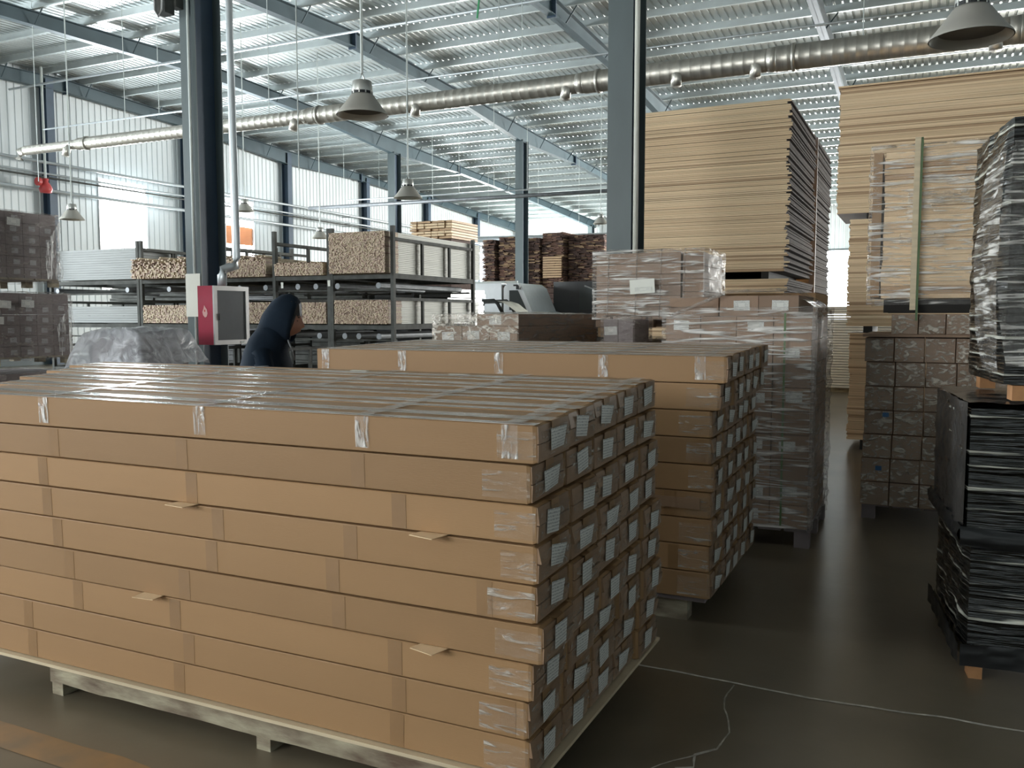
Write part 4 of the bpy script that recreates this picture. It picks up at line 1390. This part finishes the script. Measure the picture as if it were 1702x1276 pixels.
def lamp(x, y, z, s, label):
    t = thing('pendant_lamp', label, 'lamp', (x, y, z), group='bell-shaped pendant lamps')
    r = .26 * s
    sh = MB().lathe([(r, 0), (r * .99, .012), (r * .80, .07 * s), (r * .60, .14 * s), (r * .46, .19 * s), (r * .40, .205 * s), (r * .38, .20 * s), (r * .56, .13 * s), (r * .77, .06 * s), (r * .97, .0)], n=36)
    obj('shade', sh, M['lamp'], t, True)
    obj('reflector_disc', MB().lathe([(0, .05 * s), (r * .78, .05 * s)], n=30), M['lamp_dark'], t)
    obj('vent_ring', MB().lathe([(r * .40, .205 * s), (r * .39, .235 * s)], n=30), M['black'], t)
    nk = MB().lathe([(r * .39, .23 * s), (r * .40, .25 * s), (r * .36, .33 * s), (r * .34, .335 * s), (0, .34 * s)], n=30)
    obj('cap', nk, M['lamp_cap'], t, True)
    for k in range(10):
        a = 2 * PI * k / 10
        obj('fin', MB().box(r * .37, r * .41, -.006, .006, .205 * s, .24 * s, R=Matrix.Rotation(a, 3, 'Z')), M['lamp_cap'], t)
    obj('hook', MB().tube([(-.04, 0, .33 * s), (0, 0, .42 * s), (.04, 0, .33 * s)], .008, 6), M['lamp_cap'], t)
    zz = ztop(y) - z
    obj('rod', MB().tube([(0, 0, .41 * s), (0, 0, zz)], .014, 6), M['conduit'], t)


lamp(-5.19, 7.44, 3.60, 1, 'bell-shaped pendant lamp left of the middle column')
lamp(.19, 6.72, 3.44, 1, 'largest bell-shaped pendant lamp, upper right in front of the duct')
lamp(-8.57, 13.67, 3.72, 1, 'pendant lamp hanging before the far left-hand column, above the racks')
lamp(-17.2, 18.98, 4.48, 1, 'pendant lamp beside the left blue column, before the shuttered window')
lamp(-17.0, 13.37, 3.70, 1, 'pendant lamp above the far left wrapped pallets')
lamp(-17.01, 22.05, 3.98, 1, 'small distant pendant lamp above the rack behind the person')
lamp(-10.38, 29.01, 4.78, 1, 'small distant pendant lamp beside the middle column')
# spare rods and cords
for (x, y, z, lb) in ((-20.5, 15.2, 5.0, 'thin vertical wire hanging left of blue column'), (-12.3, 24.6, 5.6, 'thin vertical rod hanging in mid hall, nearer far column'),
                      (-3.9, 12.3, 5.7, 'thin rod hanging left of the middle column'), (-1.9, 7.3, 4.4, 'pale thin rod hanging just right of the middle column'),
                      (-7.9, 9.8, 3.6, 'thin wire hanging right of the riser pipe')):
    o = obj('hanging_rod', MB().tube([(x, y, z), (x, y, ztop(y))], .009, 5), M['conduit'])
    tag(o, lb, 'rod')
o = obj('net_cord', MB().tube([(-7.9, 15.1, 7.2), (-7.85, 15.1, 7.6), (-7.92, 15.15, 8.1), (-7.86, 15.1, 8.6), (-7.9, 15.1, 9.1)], .02, 5), M['green_cord'])
tag(o, 'green net cord hanging from the roof in mid hall', 'cord')
t = thing('cable_tangle', 'tangle of dark cables hanging under the roof at upper right', 'cable', (-1.0, 11.2, 6.0))
r_ = random.Random(9)
for k in range(5):
    pts = [(r_.uniform(-.25, .25) + .1 * k, r_.uniform(-.2, .2), 3.1 - i * (.45 + .05 * k)) for i in range(6)]
    obj('cable', MB().tube(pts, .012, 5), M['black'], t)
t = thing('junction_box', 'grey electrical box and bracket atop the left blue column', 'box', (-9.0, 8.4, 5.43))
obj('box', MB().box(-.02, .16, .0, .16, 0, .5), M['rack'], t)
obj('cable_loop', MB().tube([(.0, -.02, .3), (.02, -.03, .02), (.08, -.03, -.06), (.14, -.03, .02), (.15, -.02, .3)], .014, 6), M['alu'], t)
obj('bracket', MB().box(.08, .2, .15, .27, .1, .3), M['rack'], t)

# ------------------------------------------------------------------ person behind the nearest stack


def person():
    base = Vector((-4.03, 4.68, 0))
    fwd = Vector((math.cos(.42), math.sin(.42), 0))       # the way the person faces
    sd = Vector((-fwd.y, fwd.x, 0))
    up = Vector((0, 0, 1))

    def P(f, s, z):
        return base + fwd * f + sd * s + up * z
    t = thing('person', 'person in dark navy hooded coat, in profile, looking down behind cartons', 'person', tuple(base), 0)

    def addp(name, mb, mt, sm=True):
        o = obj(name, mb, M[mt], t, sm)
        o.location = -base
        return o
    # body as one skinned figure
    J = {'pelvis': (P(-.06, 0, .93), .13), 'waist': (P(-.06, 0, 1.08), .12), 'chest': (P(-.01, 0, 1.27), .13), 'neckb': (P(.03, 0, 1.42), .065), 'neck': (P(.06, 0, 1.48), .052), 'head': (P(.085, 0, 1.54), .06)}
    vs = []; rs = []; es = []
    idx = {}
    for k_ in ('pelvis', 'waist', 'chest', 'neckb', 'neck', 'head'):
        idx[k_] = len(vs); vs.append(J[k_][0]); rs.append(J[k_][1])
    es += [(0, 1), (1, 2), (2, 3), (3, 4), (4, 5)]

    def chain(start, pts):
        p = start
        for (q, r) in pts:
            vs.append(q); rs.append(r); es.append((p, len(vs) - 1)); p = len(vs) - 1
        return p
    hands = []
    for s in (-1, 1):
        chain(idx['pelvis'], [(P(-.04, s * .10, .85), .095), (P(.0, s * .11, .48), .06), (P(-.04, s * .11, .10), .042), (P(.04, s * .12, .045), .04), (P(.15, s * .13, .03), .03)])
        w_ = chain(idx['chest'], [(P(.0, s * .15, 1.30), .045), (P(.03, s * .21, 1.12), .045), (P(.24, s * .19, 1.00), .034), (P(.31, s * .18, .985), .03)])
        palm = P(.36, s * .175, .975)
        vs.append(palm); rs.append(.026); es.append((w_, len(vs) - 1)); pi_ = len(vs) - 1
        for k in range(4):
            o_ = (k - 1.5) * .02
            L_ = (.075, .085, .08, .062)[k]
            a = palm + sd * o_ + fwd * .035
            chain(pi_, [(a, .010), (a + fwd * L_ * .55 - up * .008, .009), (a + fwd * L_ * .9 - up * .03, .008)])
        a = palm - sd * s * .032
        chain(pi_, [(a, .011), (a + fwd * .035 - sd * s * .012 - up * .012, .010), (a + fwd * .055 - sd * s * .004 - up * .022, .009)])
    me = bpy.data.meshes.new('body')
    me.from_pydata([tuple(v - base) for v in vs], es, [])
    me.materials.append(M['skin'])
    o = link('body', me, t)
    sk = o.modifiers.new('skin', 'SKIN')
    for i, r in enumerate(rs):
        me.skin_vertices[0].data[i].radius = (r, r)
    me.skin_vertices[0].data[0].use_root = True
    sb = o.modifiers.new('sub', 'SUBSURF'); sb.levels = 1; sb.render_levels = 1
    # head: ellipsoid with brow, nose, lips and chin, tilted downwards
    hc = P(.105, 0, 1.575)
    th = .22                                                   # downward tilt
    hf = (fwd * math.cos(th) - up * math.sin(th)); hu = (up * math.cos(th) + fwd * math.sin(th))
    hm = MB()
    NU, NV = 40, 32
    for j in range(NV + 1):
        ph = -PI / 2 + PI * j / NV
        for i in range(NU):
            a = 2 * PI * i / NU
            x = math.cos(ph) * math.cos(a); y_ = math.cos(ph) * math.sin(a); z = math.sin(ph)
            zz = z * .118
            rx = .098; ry = .074
            if z < 0:
                ry *= 1 - .32 * z * z
                rx *= 1 - .10 * z * z
            px = x * rx; py = y_ * ry
            front = max(0, x) ** 2
            cen = math.exp(-(py / .012) ** 2)
            cw = math.exp(-(py / .026) ** 2)
            def bump(z0, wd):
                return math.exp(-((zz - z0) / wd) ** 2)
            px += front * (.019 * cen * bump(-.022, .014) + .014 * cen * bump(.0, .02) + .007 * cw * bump(.030, .012)
                           - .007 * math.exp(-((abs(py) - .03) / .014) ** 2) * bump(.012, .012)
                           + .011 * cw * bump(-.056, .006) + .010 * cw * bump(-.069, .006) - .006 * cw * bump(-.0625, .003)
                           + .014 * cw * bump(-.098, .016) + .02 * bump(-.06, .05) * cw)
            v = hc + hf * px + sd * py + hu * zz
            hm.v.append(tuple(v))
    for j in range(NV):
        for i in range(NU):
            a = j * NU + i; b = j * NU + (i + 1) % NU
            hm.f.append((a, b, b + NU, a + NU)); hm.mi.append(0)
    addp('head', hm, 'skin')
    em_ = MB()
    for s in (-1, 1):
        c = hc + hf * .080 + sd * s * .030 + hu * .010
        em_.loft([(c - hf * .006, sd * .012, hu * .005), (c + hf * .002, sd * .010, hu * .004), (c + hf * .006, sd * .003, hu * .001)], 8)
        cb = hc + hf * .088 + sd * s * .031 + hu * .034
        em_.loft([(cb - sd * .018, hf * .004, hu * .003), (cb, hf * .006, hu * .004), (cb + sd * .018, hf * .004, hu * .002)], 6)
    addp('eyes_and_brows', em_, 'hair')
    er = MB()
    for s in (-1, 1):
        c = hc - hf * .005 + sd * s * .072 - hu * .005
        er.loft([(c - hu * .03, hf * .006, sd * .006), (c, hf * .018, sd * .010), (c + hu * .03, hf * .014, sd * .008)], 10)
    addp('ear', er, 'skin')
    # fringe of hair under the hood
    hr = MB()
    hr.grid(lambda u, v: tuple(hc + hf * (.090 * math.cos((u - .5) * 2.6) * (1 - .3 * v) + .006) + sd * (.080 * math.sin((u - .5) * 2.6)) + hu * (.045 + .085 * v + .006 * math.sin(u * 40))), 24, 6)
    for s in (-1, 1):
        hr.loft([(hc + hf * .055 + sd * s * .066 + hu * .05, hf * .02, sd * .01), (hc + hf * .05 + sd * s * .070 - hu * .03, hf * .016, sd * .008), (hc + hf * .045 + sd * s * .066 - hu * .10, hf * .006, sd * .004)], 8)
    addp('hair', hr, 'hair')
    # hood: open shell round the head, deep at the back and running into the coat
    hd = MB()
    rings = []
    N = 26
    spine = [(.062, .07, .118, 1.0), (.035, .08, .132, 1.0), (-.01, .085, .140, 1.0), (-.06, .07, .136, 1.0), (-.11, .035, .118, 1.0), (-.15, -.015, .085, 1.0), (-.168, -.05, .04, 1.0)]
    for (f_, z_, rr, k_) in spine:
        c = hc + hf * f_ + hu * (-.005 + (z_ - .07) * .9)
        ring_ = []
        for i in range(N + 1):
            a = -PI * .5 - .35 + (2 * PI + .0) * i / N
            ring_.append(tuple(c + sd * math.cos(a) * rr * .82 * k_ + hu * (math.sin(a) * rr * 1.16)))
        rings.append(ring_)
    b0 = 0
    for ring_ in rings:
        hd.v += ring_
    for j in range(len(rings) - 1):
        for i in range(N):
            a = j * (N + 1) + i
            hd.f.append((a, a + 1, a + N + 2, a + N + 1)); hd.mi.append(0)
    hd.f.append(tuple((len(rings) - 1) * (N + 1) + i for i in range(N))); hd.mi.append(0)
    ho = addp('hood', hd, 'coat')
    so = ho.modifiers.new('s', 'SOLIDIFY'); so.thickness = .008
    # coat: torso loft up to the collar, cowl filling between shoulders and hood
    ct = MB()
    def R(f, z, rs_, rf_, lean=0.0):
        fv = (fwd * math.cos(lean) - up * math.sin(lean))
        return (tuple(P(f, 0, z)), tuple(sd * rs_), tuple(fv * rf_))
    ct.loft([R(-.06, .62, .23, .18), R(-.06, .85, .225, .18), R(-.055, 1.0, .215, .175), R(-.045, 1.12, .225, .18, .1), R(-.035, 1.22, .235, .178, .2), R(-.025, 1.31, .225, .165, .35),
             R(-.015, 1.38, .19, .148, .5), R(.0, 1.43, .15, .128, .6), R(.02, 1.475, .12, .115, .6), R(.035, 1.52, .105, .108, .5)], 28)
    addp('coat', ct, 'coat')
    for s in (-1, 1):
        sl = MB()
        pts = [(P(-.03, s * .08, 1.36), .05), (P(-.02, s * .15, 1.335), .078), (P(.02, s * .22, 1.20), .072), (P(.05, s * .225, 1.10), .066), (P(.14, s * .215, 1.03), .058), (P(.24, s * .195, 1.0), .05), (P(.29, s * .185, .99), .046)]
        sl.tube([tuple(p) for p, r in pts], [r for p, r in pts], 14)
        addp('sleeve', sl, 'coat')
        lg = MB()
        pts = [(P(-.04, s * .10, .88), .115), (P(-.02, s * .11, .66), .095), (P(.0, s * .11, .46), .075), (P(-.03, s * .11, .12), .058)]
        lg.tube([tuple(p) for p, r in pts], [r for p, r in pts], 14)
        addp('trouser_leg', lg, 'trouser')
        sh_ = MB()
        sh_.loft([(P(-.09, s * .115, .045), sd * .03, up * .045), (P(-.03, s * .115, .055), sd * .045, up * .055), (P(.07, s * .125, .045), sd * .047, up * .045), (P(.17, s * .13, .032), sd * .035, up * .032), (P(.20, s * .13, .025), sd * .015, up * .02)], 12)
        addp('shoe', sh_, 'shoe')
    # tuft of light trim at the collar
    addp('collar_trim', MB().tube([tuple(P(.13, -.07, 1.44)), tuple(P(.15, -.06, 1.38)), tuple(P(.17, -.05, 1.30))], .006, 6), 'rack_tube')


person()
